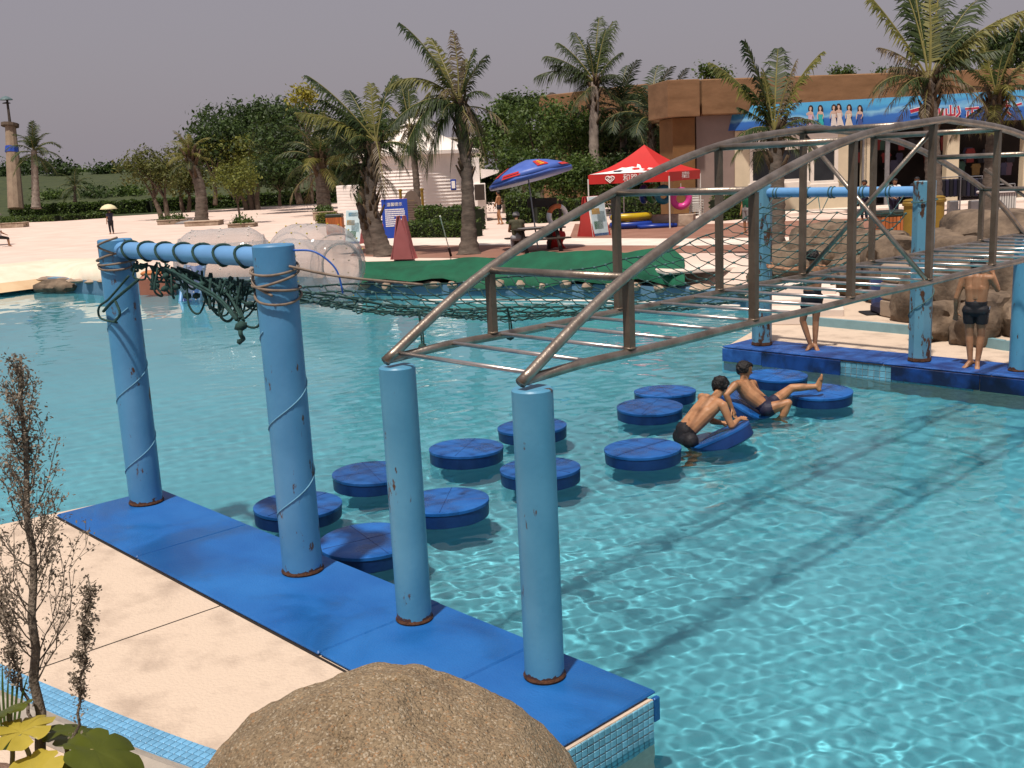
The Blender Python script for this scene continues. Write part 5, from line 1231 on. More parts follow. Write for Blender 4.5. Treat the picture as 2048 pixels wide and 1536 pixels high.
# ---- red gazebo
F0 = gg(1340, 457); L0 = F0+Vector((_ri.x, _ri.y, 0))*-3.15+Vector((-_ri.y, _ri.x, 0))*1.85; e1 = (L0-F0); e1.z = 0; S1 = 3.2; e1 = e1.normalized(); e2 = Vector((-e1.y, e1.x, 0))
if e2.dot(F0) < 0: e2 = -e2
tent = thing('gazebo', 'red pop-up gazebo with white splash print and heart logo', 'gazebo', F0, 0, None, True)
S1 = (L0-F0).length; cn = [F0, F0+e1*S1, F0+e1*S1+e2*S1, F0+e2*S1]
for p in cn: MB().tube([p, p+Vector((0, 0, 2.12))], .03, 6).build('leg', M['plastic'], tent)
apex = sum(cn, Vector())/4+Vector((0, 0, 3.45)); ez = Vector((0, 0, 2.28)); vz = Vector((0, 0, 1.9))
for i in range(4):
    a, b = cn[i], cn[(i+1) % 4]
    mid = (a+b)/2
    def face(s, t_, a=a, b=b): return (a+ez).lerp(b+ez, s).lerp(apex, t_)-Vector((0, 0, .16*math.sin(math.pi*t_)))
    MB().grid(face, 10, 10).build('roof_panel', M['red'], tent, smooth=True)
    MB().grid(lambda s, t_, a=a, b=b: (a+vz).lerp(b+vz, s).lerp((a+ez).lerp(b+ez, s), t_)+Vector((0, 0, 0)), 8, 1).build('valance', M['red'], tent)
# print on the front roof panel (a=F0 .. b=L0 side)
def tpt(s, t_, off=.03):
    a, b = cn[0], cn[1]; p = (a+ez).lerp(b+ez, s).lerp(apex, t_)-Vector((0, 0, .16*math.sin(math.pi*t_))); n = (b-a).cross(apex-a-ez).normalized()
    if n.z < 0: n = -n
    return p+n*off
def tprint(name, pts_, m, off=.03, sub=True): 
    mb = MB(); mb.add([tpt(s, t_, off) for s, t_ in pts_], [tuple(range(len(pts_)))]); return mb.build(name, m, tent)
tprint('print_splash', [(.99, .01), (.02, .01), (.06, .10), (.16, .14), (.14, .22), (.22, .26), (.26, .17), (.34, .24), (.38, .40), (.45, .44), (.43, .30), (.52, .34), (.62, .30), (.70, .32), (.74, .20), (.82, .13)], M['whitep'], .028)
tprint('print_fruit', [(.36, .18), (.44, .16), (.50, .22), (.47, .28), (.38, .27)], M['red'], .036); tprint('print_fruit', [(.22, .10), (.29, .09), (.33, .14), (.28, .19), (.22, .16)], M['red'], .036); tprint('print_dark', [(.62, .08), (.72, .09), (.74, .16), (.66, .19), (.60, .15)], M['navy'], .036)
def vpt(s, t_, off=.012, side=0):
    a, b = cn[side], cn[(side+1) % 4]; n = (b-a).cross(Vector((0, 0, 1))).normalized()
    if n.dot(sum(cn, Vector())/4-a) > 0: n = -n
    return (a+vz).lerp(b+vz, s).lerp((a+ez).lerp(b+ez, s), t_)+n*off
def heart(s0, sw, side=0, r=.12):
    P_ = []
    for i in range(24):
        a = 2*math.pi*i/24; P_.append((s0+sw*.062*16*math.sin(a)**3/16, .5+.42*(13*math.cos(a)-5*math.cos(2*a)-2*math.cos(3*a)-math.cos(4*a))/17))
    mb = MB(); mb.tube([vpt(s, t_, .02, side) for s, t_ in P_], .022, 5, closed=True); mb.build('heart_logo', M['whitep'], tent)
    mb = MB(); mb.tube([vpt(s0+(s-s0)*.5, .5+(t_-.5)*.5, .02, side) for s, t_ in P_], .018, 5, closed=True); mb.build('heart_logo', M['whitep'], tent)
heart(.72, .9)
def glyphs(txt, org, X, Y, size, m, parent, name='lettering'):
    cu = bpy.data.curves.new(name, 'FONT'); cu.body = txt; cu.size = size; cu.extrude = .004; cu.align_x = 'CENTER'; cu.align_y = 'CENTER'
    o = bpy.data.objects.new(name, cu); COL.objects.link(o); bpy.context.view_layer.update()
    me = bpy.data.meshes.new_from_object(o.evaluated_get(bpy.context.evaluated_depsgraph_get())); bpy.data.objects.remove(o); bpy.data.curves.remove(cu)
    me.materials.clear(); me.materials.append(m); Xn = X.normalized(); Yn = Y.normalized()
    me.transform(Matrix((Xn, Yn, Xn.cross(Yn))).transposed().to_4x4()); me.transform(Matrix.Translation(org)); return put(name, me, parent)
glyphs('\u548c\u8def\u96ea', vpt(.42, .5, .02), -(e1), Vector((0, 0, 1)), .34, M['whitep'], tent)
glyphs('\u548c\u8def\u96ea', vpt(.5, .5, .02, 3), e2, Vector((0, 0, 1)), .30, M['whitep'], tent)
# hoops, rafts and chairs under and beside the tent
def swim_ring(u, v, d, r, m, lab, yaw=0.):
    P = at(u, v, d); t = thing('swim_ring', lab, 'swim ring', P, vdir+yaw, 'swim rings hung at the gazebo')
    mb = MB(); mb.tube([(r*math.cos(a), 0, r*math.sin(a)) for a in np.linspace(0, 2*math.pi, 28, endpoint=False)], r*.42, 10, closed=True); mb.build('tube', m, t, smooth=True)
    MB().tube([(0, 0, r*1.35), (0, 0, r*1.9)], .012, 4).build('hook_cord', M['plastic'], t)
swim_ring(1362, 397, 44, .33, M['pink'], 'pink swim ring hanging beside the gazebo leg'); swim_ring(1327, 389, 45, .3, mat('aqua_vinyl', (.02, .20, .30), .3), 'aqua swim ring hanging under the gazebo', .3); swim_ring(1305, 388, 45.5, .3, mat('green_vinyl', (.04, .22, .06), .3), 'green swim ring hanging under the gazebo', .9); swim_ring(1288, 388, 45.5, .3, mat('blue_vinyl2', (.02, .06, .3), .3), 'dark blue swim ring hanging under the gazebo', 1.1)
ry, rb_ = mat('yellow_vinyl', (.42, .30, .01), .35), mat('royal_vinyl', (.01, .04, .26), .35)
for i, (u, v, m1, m2, lab) in enumerate(((1262, 456, ry, rb_, 'yellow and blue raft at the bottom of the pile under the gazebo'), (1264, 440, rb_, ry, 'blue and yellow raft on top of the pile under the gazebo'))):
    P = gg(1262, 457)+Vector((0, 0, .02+.34*i)); t = thing('inflatable_raft', lab, 'raft', P, vdir+.2*i, 'rafts under the gazebo')
    pts_ = [(.78*math.cos(a), .48*math.sin(a), .15) for a in np.linspace(0, 2*math.pi, 24, endpoint=False)]
    MB().tube(pts_[:13], .15, 8).build('hull_half', m1, t, smooth=True); MB().tube(pts_[12:]+pts_[:1], .15, 8).build('hull_half', m2, t, smooth=True)
for i, (u, v, lab) in enumerate(((1312, 456, 'flat blue raft lying beside the gazebo leg'), (1300, 450, 'flat blue raft behind the one at the gazebo leg'))):
    P = gg(u, v); t = thing('air_mattress', lab, 'air mattress', P, vdir+.15+.3*i, 'blue air mattresses under the gazebo')
    for j in range(5): MB().tube([(-.8, -.3+.15*j, .09), (.8, -.3+.15*j, .09)], .085, 8).build('air_tube', rb_, t, smooth=True)
# stacked plastic chairs
P = gg(1393, 447); t0 = None
for i in range(4):
    t = thing('plastic_chair', ['white plastic chair at the bottom of the stack', 'white plastic chair second from the bottom of the stack', 'white plastic chair third from the bottom of the stack', 'white plastic chair on top of the stack'][i]+' by the pink ring', 'chair', P+Vector((0, 0, .11*i)), vdir+R(150), 'stacked white plastic chairs')
    MB().bbox((0, 0, .44), (.48, .46, .03), .01).build('seat', M['plastic'], t)
    for sx_ in (-1, 1):
        for sy_ in (-1, 1): MB().tube([(sx_*.24, sy_*.24, 0), (sx_*.2, sy_*.2, .43)], .022, 5).build('leg', M['plastic'], t)
        MB().tube([(sx_*.25, -.18, .44), (sx_*.27, -.15, .66), (sx_*.24, .24, .68)], .02, 5).build('armrest', M['plastic'], t)
    for j in range(5): MB().bbox((0, .24+.012*j, .55+.085*j), (.44, .02, .06), .006).build('back_slat', M['plastic'], t)

# ---- picnic table, parasol and things around it
TP = gg(1076, 503); tb = thing('picnic_table', 'dark wooden picnic table under the blue parasol', 'table', TP, vdir+.35)
for j in range(4): MB().bbox((0, -.33+.22*j, .76), (1.7, .2, .05), .01).build('top_plank', M['darkwood'], tb)
for sy_ in (-1, 1):
    MB().bbox((0, .72*sy_, .44), (1.7, .26, .05), .01).build('bench_plank', M['darkwood'], tb)
for sx_ in (-.6, .6):
    MB().bbox((sx_, 0, .42), (.08, 1.6, .08), .01).build('bearer', M['darkwood'], tb)
    for s in (-1, 1): MB().tube([(sx_, .55*s, 0), (sx_, .18*s, .74)], .05, 4, sq=True).build('leg', M['darkwood'], tb)
t = MB().bbox((-.35, -.1, .80), (.75, .62, .02), .006); o = t.build('table_cloth', M['greyb'], None, loc=TP); o.rotation_euler.z = vdir+.35; tag(o, 'grey cloth spread over the end of the picnic table', 'cloth')
PP = TP+Vector((0, 0, 0)); par = thing('parasol', 'large blue parasol with red and yellow print tilted over the picnic table', 'parasol', TP, 0, None, True)
tip = at(1052, 320, 34.6); pb = TP+Vector((0, 0, .1)); MB().tube([pb, tip+Vector((0, 0, -.05))], .025, 6).build('pole', M['metalgrey'], par)
ax = (at(1040, 300, 34.2)-at(1052, 345, 34.2)).normalized(); ax = (ax+Vector((0, 0, 0))-FW*.12).normalized(); qx = ax.to_track_quat('Z', 'Y').to_matrix()
cv_ = []
R8 = 1.45
MB().lathe([(0, 0), (.3, -.05), (.7, -.16), (1.1, -.33), (R8, -.55)], 32, tip, qx, wob=lambda a, z: 1-.035*abs(math.sin(a*4))*(-z)).build('canopy', M['blueumb'], par, smooth=True)
MB().lathe([(R8, -.55), (R8*1.0, -.66)], 32, tip, qx, wob=lambda a, z: 1-.03*abs(math.sin(a*4))).build('valance', M['blueumb'], par, smooth=True)
def ppt(a, r, off=.02):
    z = interp(r, [(0, 0), (.3, -.05), (.7, -.16), (1.1, -.33), (R8, -.55)]); return tip+qx @ Vector((r*math.cos(a), r*math.sin(a), z+off))
def pprint(a0, a1, r0, r1, m, off=.025):
    MB().grid(lambda s, t_: ppt(a0+(a1-a0)*s, r0+(r1-r0)*t_, off), 5, 5).build('print_panel', m, par)
# find the azimuths facing the camera
angs = sorted(np.linspace(-math.pi, math.pi, 72), key=lambda a: (ppt(a, 1.2)-Vector((0, 0, CH))).length)[0]
redy = mat('print_red2', (.42, .02, .015), .5); yelp = mat('print_yellow', (.6, .36, .02), .5)
pprint(angs+.28, angs+.62, .72, 1.18, redy); 
for r_ in (.8, .93, 1.06): pprint(angs+.38, angs+.52, r_, r_+.07, yelp, .035)
pprint(angs-.75, angs-.25, 1.2, 1.3, redy); pprint(angs-.7, angs-.2, 1.34, 1.42, redy); pprint(angs-1.25, angs-1.0, .7, 1.2, redy); pprint(angs+.9, angs+1.25, 1.25, 1.4, redy)
P = at(1115, 432, 35.2); t = thing('lifebuoy', 'orange and white lifebuoy hanging right of the picnic table', 'lifebuoy', P, vdir+.5)
orng = mat('orange_buoy', (.50, .12, .03), .45)
for i in range(4):
    a0 = R(-20+90*i); MB().tube([(.33*math.cos(a), 0, .33*math.sin(a)) for a in np.linspace(a0, a0+R(90), 9)], .085, 10).build('segment', orng if i % 2 else M['whitep'], t, smooth=True)
P = gg(1098, 500); t = thing('notice_post', 'dark wooden post with a board carrying the lifebuoy', 'post', P+Vector((0, 0, 0)), vdir)
MB().bbox((.1, .55, .8), (.1, .1, 1.6), .01).build('post', M['darkwood'], t); MB().bbox((-.15, .5, 1.55), (1.0, .05, .3), .01).build('board', M['darkwood'], t); MB().bbox((.45, .55, .8), (.1, .1, 1.6), .01).build('post', M['darkwood'], t)
P = gg(1116, 497); mb = MB(); mb.grid(lambda a, b: (-.28+.56*a+.05*math.sin(b*7), -.12-.1*math.sin(b*3), .62-.55*b-.1*abs(a-.4)), 8, 10)
o = mb.build('towel', M['red'], None, smooth=True, loc=P); o.rotation_euler.z = vdir-.3; sm = o.modifiers.new('thickness', 'SOLIDIFY'); sm.thickness = .03; tag(o, 'red towel hanging over the right end of the picnic bench', 'towel')
mb = MB(); mb.grid(lambda a, b: (-.02+.14*a+.05*math.sin(b*7), -.15-.1*math.sin(b*3), .58-.5*b), 3, 8); s_ = mb.build('white_stripe', M['whitep'], o, smooth=True)

# ---- signs
def aframe(u, v, w, h, yaw, m1, m2, lab, art=None, lean=.28):
    P = gg(u, v); t = thing('sandwich_board', lab, 'sandwich board', P, vdir+yaw)
    q = Matrix.Rotation(-lean*.9, 3, 'X')
    for s, m in ((-1, m1), (1, m2)):
        qq = Matrix.Rotation(s*lean*.55, 3, 'X'); MB().bbox((0, s*h*.16, h*.49), (w, .04, h), .01, 0, qq).build('panel', m, t)
    MB().add([(-w/2, -h*.3, 0), (-w/2, h*.3, 0), (-w/2, 0, h*.97), (-w/2+.02, -h*.3, 0), (-w/2+.02, h*.3, 0), (-w/2+.02, 0, h*.97)], [(0, 2, 1), (3, 4, 5), (0, 3, 5, 2), (1, 2, 5, 4), (0, 1, 4, 3)]).build('side_panel', m2, t)
    MB().add([(w/2, -h*.3, 0), (w/2, h*.3, 0), (w/2, 0, h*.97), (w/2-.02, -h*.3, 0), (w/2-.02, h*.3, 0), (w/2-.02, 0, h*.97)], [(0, 1, 2), (3, 5, 4), (0, 2, 5, 3), (1, 4, 5, 2), (0, 3, 4, 1)]).build('side_panel', m2, t)
    if art: art(t, w, h, Matrix.Rotation(-lean*.55, 3, 'X'))
    return t
def art_plates(t, w, h, q, items):
    for (x0, z0, x1, z1, m) in items:
        MB().bbox(Vector((0, -h*.16, h*.49))+q @ Vector(((x0+x1)/2*w, -.026, (z0+z1)/2*h)), (abs(x1-x0)*w, .006, abs(z1-z0)*h), .002, 0, q).build('print', m, t)
def art_blue(t, w, h, q):
    it = []; rg = random.Random(3)
    for r_ in range(9):
        x = -.38
        while x < .34:
            l = rg.uniform(.04, .06); it.append((x, .22-.052*r_, x+l*.8, .252-.052*r_, M['whitep'])); x += l
            if r_ in (4, 8) and x > -.05: break
    art_plates(t, w, h, q, it)
    o = glyphs('\u6e29\u99a8\u63d0\u793a', Vector((0, -h*.16, h*.49))+q @ Vector((0, -.03, .36*h)), Vector((1, 0, 0)), q @ Vector((0, 0, 1)), .17, M['whitep'], t, 'title')
aframe(793, 475, 1.12, 1.68, .12, M['blueboard'], M['redboard'], 'blue notice board with white lines of text and red side behind the palms', art_blue, .2)
def art_poster(t, w, h, q):
    c = [mat('poster_ink', x, .5) for x in ((.35, .55, .62), (.10, .30, .45), (.55, .35, .10), (.08, .25, .12), (.02, .10, .35))]
    art_plates(t, w, h, q, [(-.46, -.48, .46, .48, mat('poster_sheet', (.45, .58, .62), .5, .15, 4)), (-.3, .3, .3, .42, c[1]), (-.4, .05, .1, .2, c[2]), (-.1, -.15, .38, .12, c[0]), (-.35, -.32, .2, -.12, c[3]), (-.46, -.48, .46, -.42, c[4])])
aframe(1188, 472, .92, 1.55, .75, M['whitep'], M['redboard'], 'sandwich board with a pale blue poster and red side near the gazebo', art_poster, .3)
aframe(716, 487, .8, 1.4, -.5, M['whitep'], M['pinkboard'], 'sandwich board with a green and white poster left of the palm pair', art_poster, .3)
aframe(808, 518, .28, 1.42, 1.3, M['pinkboard'], M['pinkboard'], 'faded red sandwich board seen from the side at the brick edge', None, .34)
P = gg(827, 457); t = thing('carved_sign', 'grey carved sign with rounded top between two ochre posts', 'sign', P, vdir)
for s in (-.55, .55):
    MB().tube([(s, 0, 0), (s, 0, 1.95)], .075, 8).build('post', M['yellow'], t); MB().lathe([(.10, 1.9), (.1, 2.0), (0, 2.03)], 8, (s, 0, 0)).build('cap', M['yellow'], t)
pts_ = [(-.42, .25), (.42, .25), (.42, 1.55), (.34, 1.62), (.3, 1.72), (.18, 1.88), (0, 1.94), (-.18, 1.88), (-.3, 1.72), (-.34, 1.62), (-.42, 1.55)]
MB().plate(pts_, (0, -.02, 0), (1, 0, 0), (0, 0, 1), .05).build('board', M['signstone'], t)
MB().plate([(.1*math.cos(a), 1.72+.1*math.sin(a)) for a in np.linspace(0, 6.28, 16, endpoint=False)], (0, -.028, 0), (1, 0, 0), (0, 0, 1), .006).build('emblem', M['whitep'], t)
for i in range(9): MB().box((0, -.075, 1.42-.12*i), (.6 if i else .3, .006, .03)).build('text_line', mat('sign_text', (.22, .15, .08) if i == 0 else (.08, .05, .04), .7), t)
o = MB().tube([gg(902, 512)+Vector((0, 0, 0)), at(880, 432, 32.4)], .018, 6); t = thing('broom', 'thin white-handled broom leaning up from the brick edge', 'broom', gg(902, 512), 0, None, True); o.build('handle', M['plastic'], t)
MB().tube([gg(902, 512), gg(902, 512).lerp(at(880, 432, 32.4), .22)], .04, 6).build('head', M['black'], t)
def slat_bin(u, v, w, h, lab, n=9):
    P = gg(u, v); t = thing('litter_bin', lab, 'litter bin', P, vdir)
    MB().bbox((0, 0, h*.46), (w*.9, w*.9, h*.9), .02).build('liner', M['dark'], t)
    for s in range(4):
        q = Matrix.Rotation(s*math.pi/2, 3, 'Z')
        for i in range(n):
            c = q @ Vector((-w/2+w*(i+.5)/n, -w/2, h*.45)); MB().bbox(c, (w/n*.86, .03, h*.82), .006, s*math.pi/2).build('slat', M['wood'], t)
    MB().bbox((0, 0, h*.94), (w*1.06, w*1.06, h*.16), .03).build('lid', mat('bin_lid', (.012, .02, .014), .5), t)
slat_bin(672, 470, .75, 1.0, 'wooden slatted litter bin left of the palm pair'); slat_bin(1781, 492, .85, 1.0, 'orange slatted litter bin with dark lid beside the ochre bollards', 8)
for u, v, lab in ((1818, 512, 'ochre capped bollard left of the far gate post'), (1873, 500, 'ochre capped bollard right of the far gate post')):
    P = gg(u, v); t = thing('bollard', lab, 'bollard', P, 0, 'ochre bollards'); H_ = 1.42
    MB().lathe([(.17, 0), (.165, H_-.12)], 14).build('shaft', M['yellow'], t, edge=40); MB().lathe([(.2, H_-.13), (.21, H_-.06), (.18, H_-.03), (.19, H_), (.12, H_+.04), (0, H_+.05)], 14).build('cap', M['yellow'], t, edge=40)
# clothes rails and counter before the shops
for i, (u, v, lab) in enumerate(((1898, 432, 'left clothes rail with black swimwear before the shops'), (1940, 432, 'right clothes rail with black swimwear before the shops'))):
    P = gg(u, v); t = thing('clothes_rail', lab, 'clothes rail', P, vdir, 'clothes rails before the shops')
    for s in (-.42, .42): MB().tube([(s, 0, 0), (s, 0, 1.55)], .025, 6).build('upright', M['metalgrey'], t)
    MB().tube([(-.45, 0, 1.55), (.45, 0, 1.55)], .02, 6).build('rail', M['metalgrey'], t); MB().tube([(-.45, 0, .25), (.45, 0, .25)], .02, 6).build('foot_bar', M['metalgrey'], t)
    for j in range(5):
        MB().bbox((-.32+.16*j, 0, 1.12), (.13, .34, .72), .04).build('garment', M['black'] if j % 2 == 0 else M['navy'], t)
    MB().bbox((.05, -.2, .32), (.36, .3, .6), .03).build('basket', M['metalgrey'], t)
P = gg(1993, 440); t = thing('shop_counter', 'white slatted counter before the shops near the right edge', 'counter', P, vdir-.1)
MB().bbox((0, 0, .5), (1.1, .6, 1.0), .01).build('carcass', M['metalgrey'], t); MB().bbox((0, 0, 1.04), (1.3, .75, .09), .02).build('top', M['whitep'], t)
for i in range(13): MB().bbox((-.52+.087*i, -.31, .5), (.06, .02, .96), .005).build('slat', M['plastic'], t)
for s in (-.6, .6): MB().tube([(s, 0, 1.08), (s, 0, 1.3)], .02, 5).build('rail_post', M['metalgrey'], t)
MB().tube([(-.6, 0, 1.3), (.6, 0, 1.3)], .02, 5).build('rail', M['metalgrey'], t)

# ---- rocks at the right, green cloth, platform clutter
rocks = [((1600, 540, 24.0), (1.0, .7, .75), 'rounded brown rock behind the far left gate post'), ((1655, 515, 24.5), (1.1, .8, .95), 'brown rock left of the litter bin behind the net'), ((1735, 530, 23.5), (1.1, .8, .9), 'large brown rock in front of the slatted bin'), ((1790, 545, 22.5), (.9, .7, .9), 'brown rock behind the far right gate post'),
         ((1905, 520, 22.5), (1.3, .9, .8), 'pale-topped rock right of the ochre bollards'), ((1995, 505, 22), (1.3, 1, 1.05), 'tall brown rock at the right edge under the counter'), ((1890, 600, 19.6), (1.0, .6, 1.0), 'rock behind the standing man by the right gate post'), ((1960, 590, 19.2), (.95, .6, 1.05), 'dark rock face right behind the standing man'), ((2040, 600, 18.8), (1.0, .6, 1.15), 'rock face behind the right-hand ladder post'), ((1880, 650, 18.8), (.65, .4, .5), 'low rock beside the right gate post foot'), ((1975, 640, 18.3), (.8, .5, .6), 'low rock behind the legs of the standing man'), ((2055, 640, 18.0), (.8, .5, .7), 'low rock behind the foot of the right-hand ladder post'), ((1930, 545, 20.5), (1.0, .6, .8), 'middle rock above the head of the standing man')]
for i, ((u, v, d), s, lab) in enumerate(rocks):
    P = at(u, v, d); o = put('garden_rock', rockmesh('garden_rock', M['wallrock'], s, 20+i, 4, .26, .8, 1.1), None, (P.x, P.y, P.z), vdir+.4*i); tag(o, lab, 'rock', 'rockwork beyond the far platform')
# low block wall under the rocks: every stone a piece
bw = tag(thing('block_wall', 'low brown wall of stacked stones behind the upper platform', 'wall', (-11, 21.5, .13), 0, None, True))
wp = [Vector((-13.3, 22.9, 0)), Vector((-11.9, 22.5, 0)), Vector((-10.4, 21.2, 0)), Vector((-8.8, 19.75, 0)), Vector((-7.7, 18.5, 0))]
sb_ = [rockmesh('stone', M['wallrock'], (.21, .16, .105), 60+i, 2, .12) for i in range(4)]
for a, b in zip(wp, wp[1:]):
    n = int((b-a).length/.36)
    for j in range(3):
        for i in range(n):
            p = a.lerp(b, (i+.5*(j % 2))/n); put('stone', rnd.choice(sb_), bw, (p.x, p.y, .13+.10+.19*j), math.atan2(b.y-a.y, b.x-a.x)+rnd.uniform(-.15, .15))
gc = thing('green_cloth', 'dark green cloth draped over the rockery along the far pool edge', 'cloth', gp(1000, 560, .2), 0, None, True)
cl = resample([tuple(gp(u, v, WL)[:2]) for u, v in ((722, 588), (800, 587), (1000, 586), (1250, 591), (1370, 599))], .35)
topv = [(720, 520), (745, 526), (800, 534), (850, 532), (880, 522), (930, 516), (960, 519), (1000, 516), (1060, 508), (1120, 504), (1160, 499), (1200, 503), (1240, 508), (1280, 497), (1310, 493), (1345, 500), (1360, 520)]
botv = [(720, 560), (760, 556), (800, 553), (850, 550), (900, 556), (950, 566), (1000, 570), (1100, 564), (1200, 556), (1280, 556), (1345, 560)]
nC = len(cl); cvs = []; NV = 16
for i, p in enumerate(cl):
    u, _ = proj((p.x, p.y, 0)); n_ = p.normalized(); row = []
    d0 = p.length
    Pb = p-n_*.02; Pt = p+n_*1.25
    def zat(P2, vv):
        # height that is seen at photo row vv over that ground point
        lo, hi = -1., 3.
        for _ in range(30):
            m_ = (lo+hi)/2
            if proj((P2.x, P2.y, m_))[1] > vv: lo = m_
            else: hi = m_
        return m_
    zb, zt2 = zat(Pb, interp(u, botv)+7), zat(Pt, interp(u, topv))
    for k in range(NV+1):
        f = k/NV; q = Pb.lerp(Pt, f**1.25); z = zb+(zt2-zb)*f**.75
        w = noise.noise(Vector((i*.45, f*2.2, 1)))*.2*math.sin(math.pi*f)+.09*math.sin(i*1.1+f*3)+.06*noise.noise(Vector((i*1.3, f*1.2, 7)))*math.sin(math.pi*f)
        row.append((q.x+n_.x*w, q.y+n_.y*w, z+w*.7))
    for k in range(1, 5):
        q = Pt+n_*.22*k; row.append((q.x, q.y, zt2-(zt2-.55)*(k/4)**1.4))
    cvs.append(row)
upfix(sheet(cvs)).build('drape', M['green'], gc, smooth=True)
rk = MB()
# stones showing under the cloth
for i, p in enumerate(cl[:-1]):
    n_ = p.normalized(); put('stone', rnd.choice(stone_meshes), gc, (p.x+n_.x*.16, p.y+n_.y*.16, -.02+rnd.uniform(-.03, .03)), rnd.uniform(0, 6), (.75, .6, .8)) if i % 2 == 0 else None
P = at(1350, 536, 28.5); q_ = MB().bbox((0, 0, 0), (2.6, 1.6, .12), .03).build('stone_slab', M['pathwhite'], None, loc=gp(1400, 535, .42)); q_.rotation_euler.z = vdir+.2; tag(q_, 'pale flat slab right of the green cloth behind the net', 'slab')
P = gp(1822, 637, .13); t = thing('block_stack', 'stack of three beige concrete blocks behind the far right gate post', 'block stack', P, vdir+.25)
for j in range(3):
    b = MB().bbox((0, .3, .17+.345*j), (.62, .55, .335), .03).build('block', mat('beige_block', (.30, .23, .17), .85, .15, 3, .3), t)
    MB().lathe([(.06, 0), (.05, .03), (0, .035)], 10, (0, .02, .18+.345*j), Matrix.Rotation(R(90), 3, 'X')).build('boss', M['stone'], b)
P = gp(1776, 629, .13); t = thing('pool_chair', 'dark blue plastic seat beside the concrete blocks', 'seat', P, vdir+.1)
MB().bbox((0, .05, .12), (.5, .5, .22), .06).build('seat', M['navy'], t, edge=30); MB().bbox((.03, .3, .4), (.5, .14, .62), .05, 0, Matrix.Rotation(R(-14), 3, 'X')).build('backrest', mat('slate_blue_plastic', (.035, .05, .13), .4), t, edge=30)
o = MB().bbox((0, 0, .02), (.55, .5, .03), .01).build('rubber_mat', M['black'], None, loc=gp(1752, 627, .13)); o.rotation_euler.z = vdir; tag(o, 'small black mat lying left of the blue plastic seat', 'mat')
# ================================================================== PEOPLE
def capsule(mb, a, ra, b, rb, n=12):
    a, b = Vector(a), Vector(b); d = b-a; L = d.length
    d = d.normalized() if L > 1e-6 else Vector((0, 0, 1)); x = d.orthogonal().normalized(); y = d.cross(x); rings = []
    for th in (-80, -50, -20): rings.append((a+d*(ra*math.sin(R(th))), ra*math.cos(R(th))))
    for f in (0, .5, 1): rings.append((a+d*L*f, ra+(rb-ra)*f))
    for th in (20, 50, 80): rings.append((b+d*(rb*math.sin(R(th))), rb*math.cos(R(th))))
    vs = [c+(x*math.cos(2*math.pi*k/n)+y*math.sin(2*math.pi*k/n))*r for c, r in rings for k in range(n)]; m = len(rings)
    fs = [(i*n+k, i*n+(k+1) % n, (i+1)*n+(k+1) % n, (i+1)*n+k) for i in range(m-1) for k in range(n)]+[tuple(range(n-1, -1, -1)), tuple(range((m-1)*n, m*n))]
    mb.add(vs, fs)
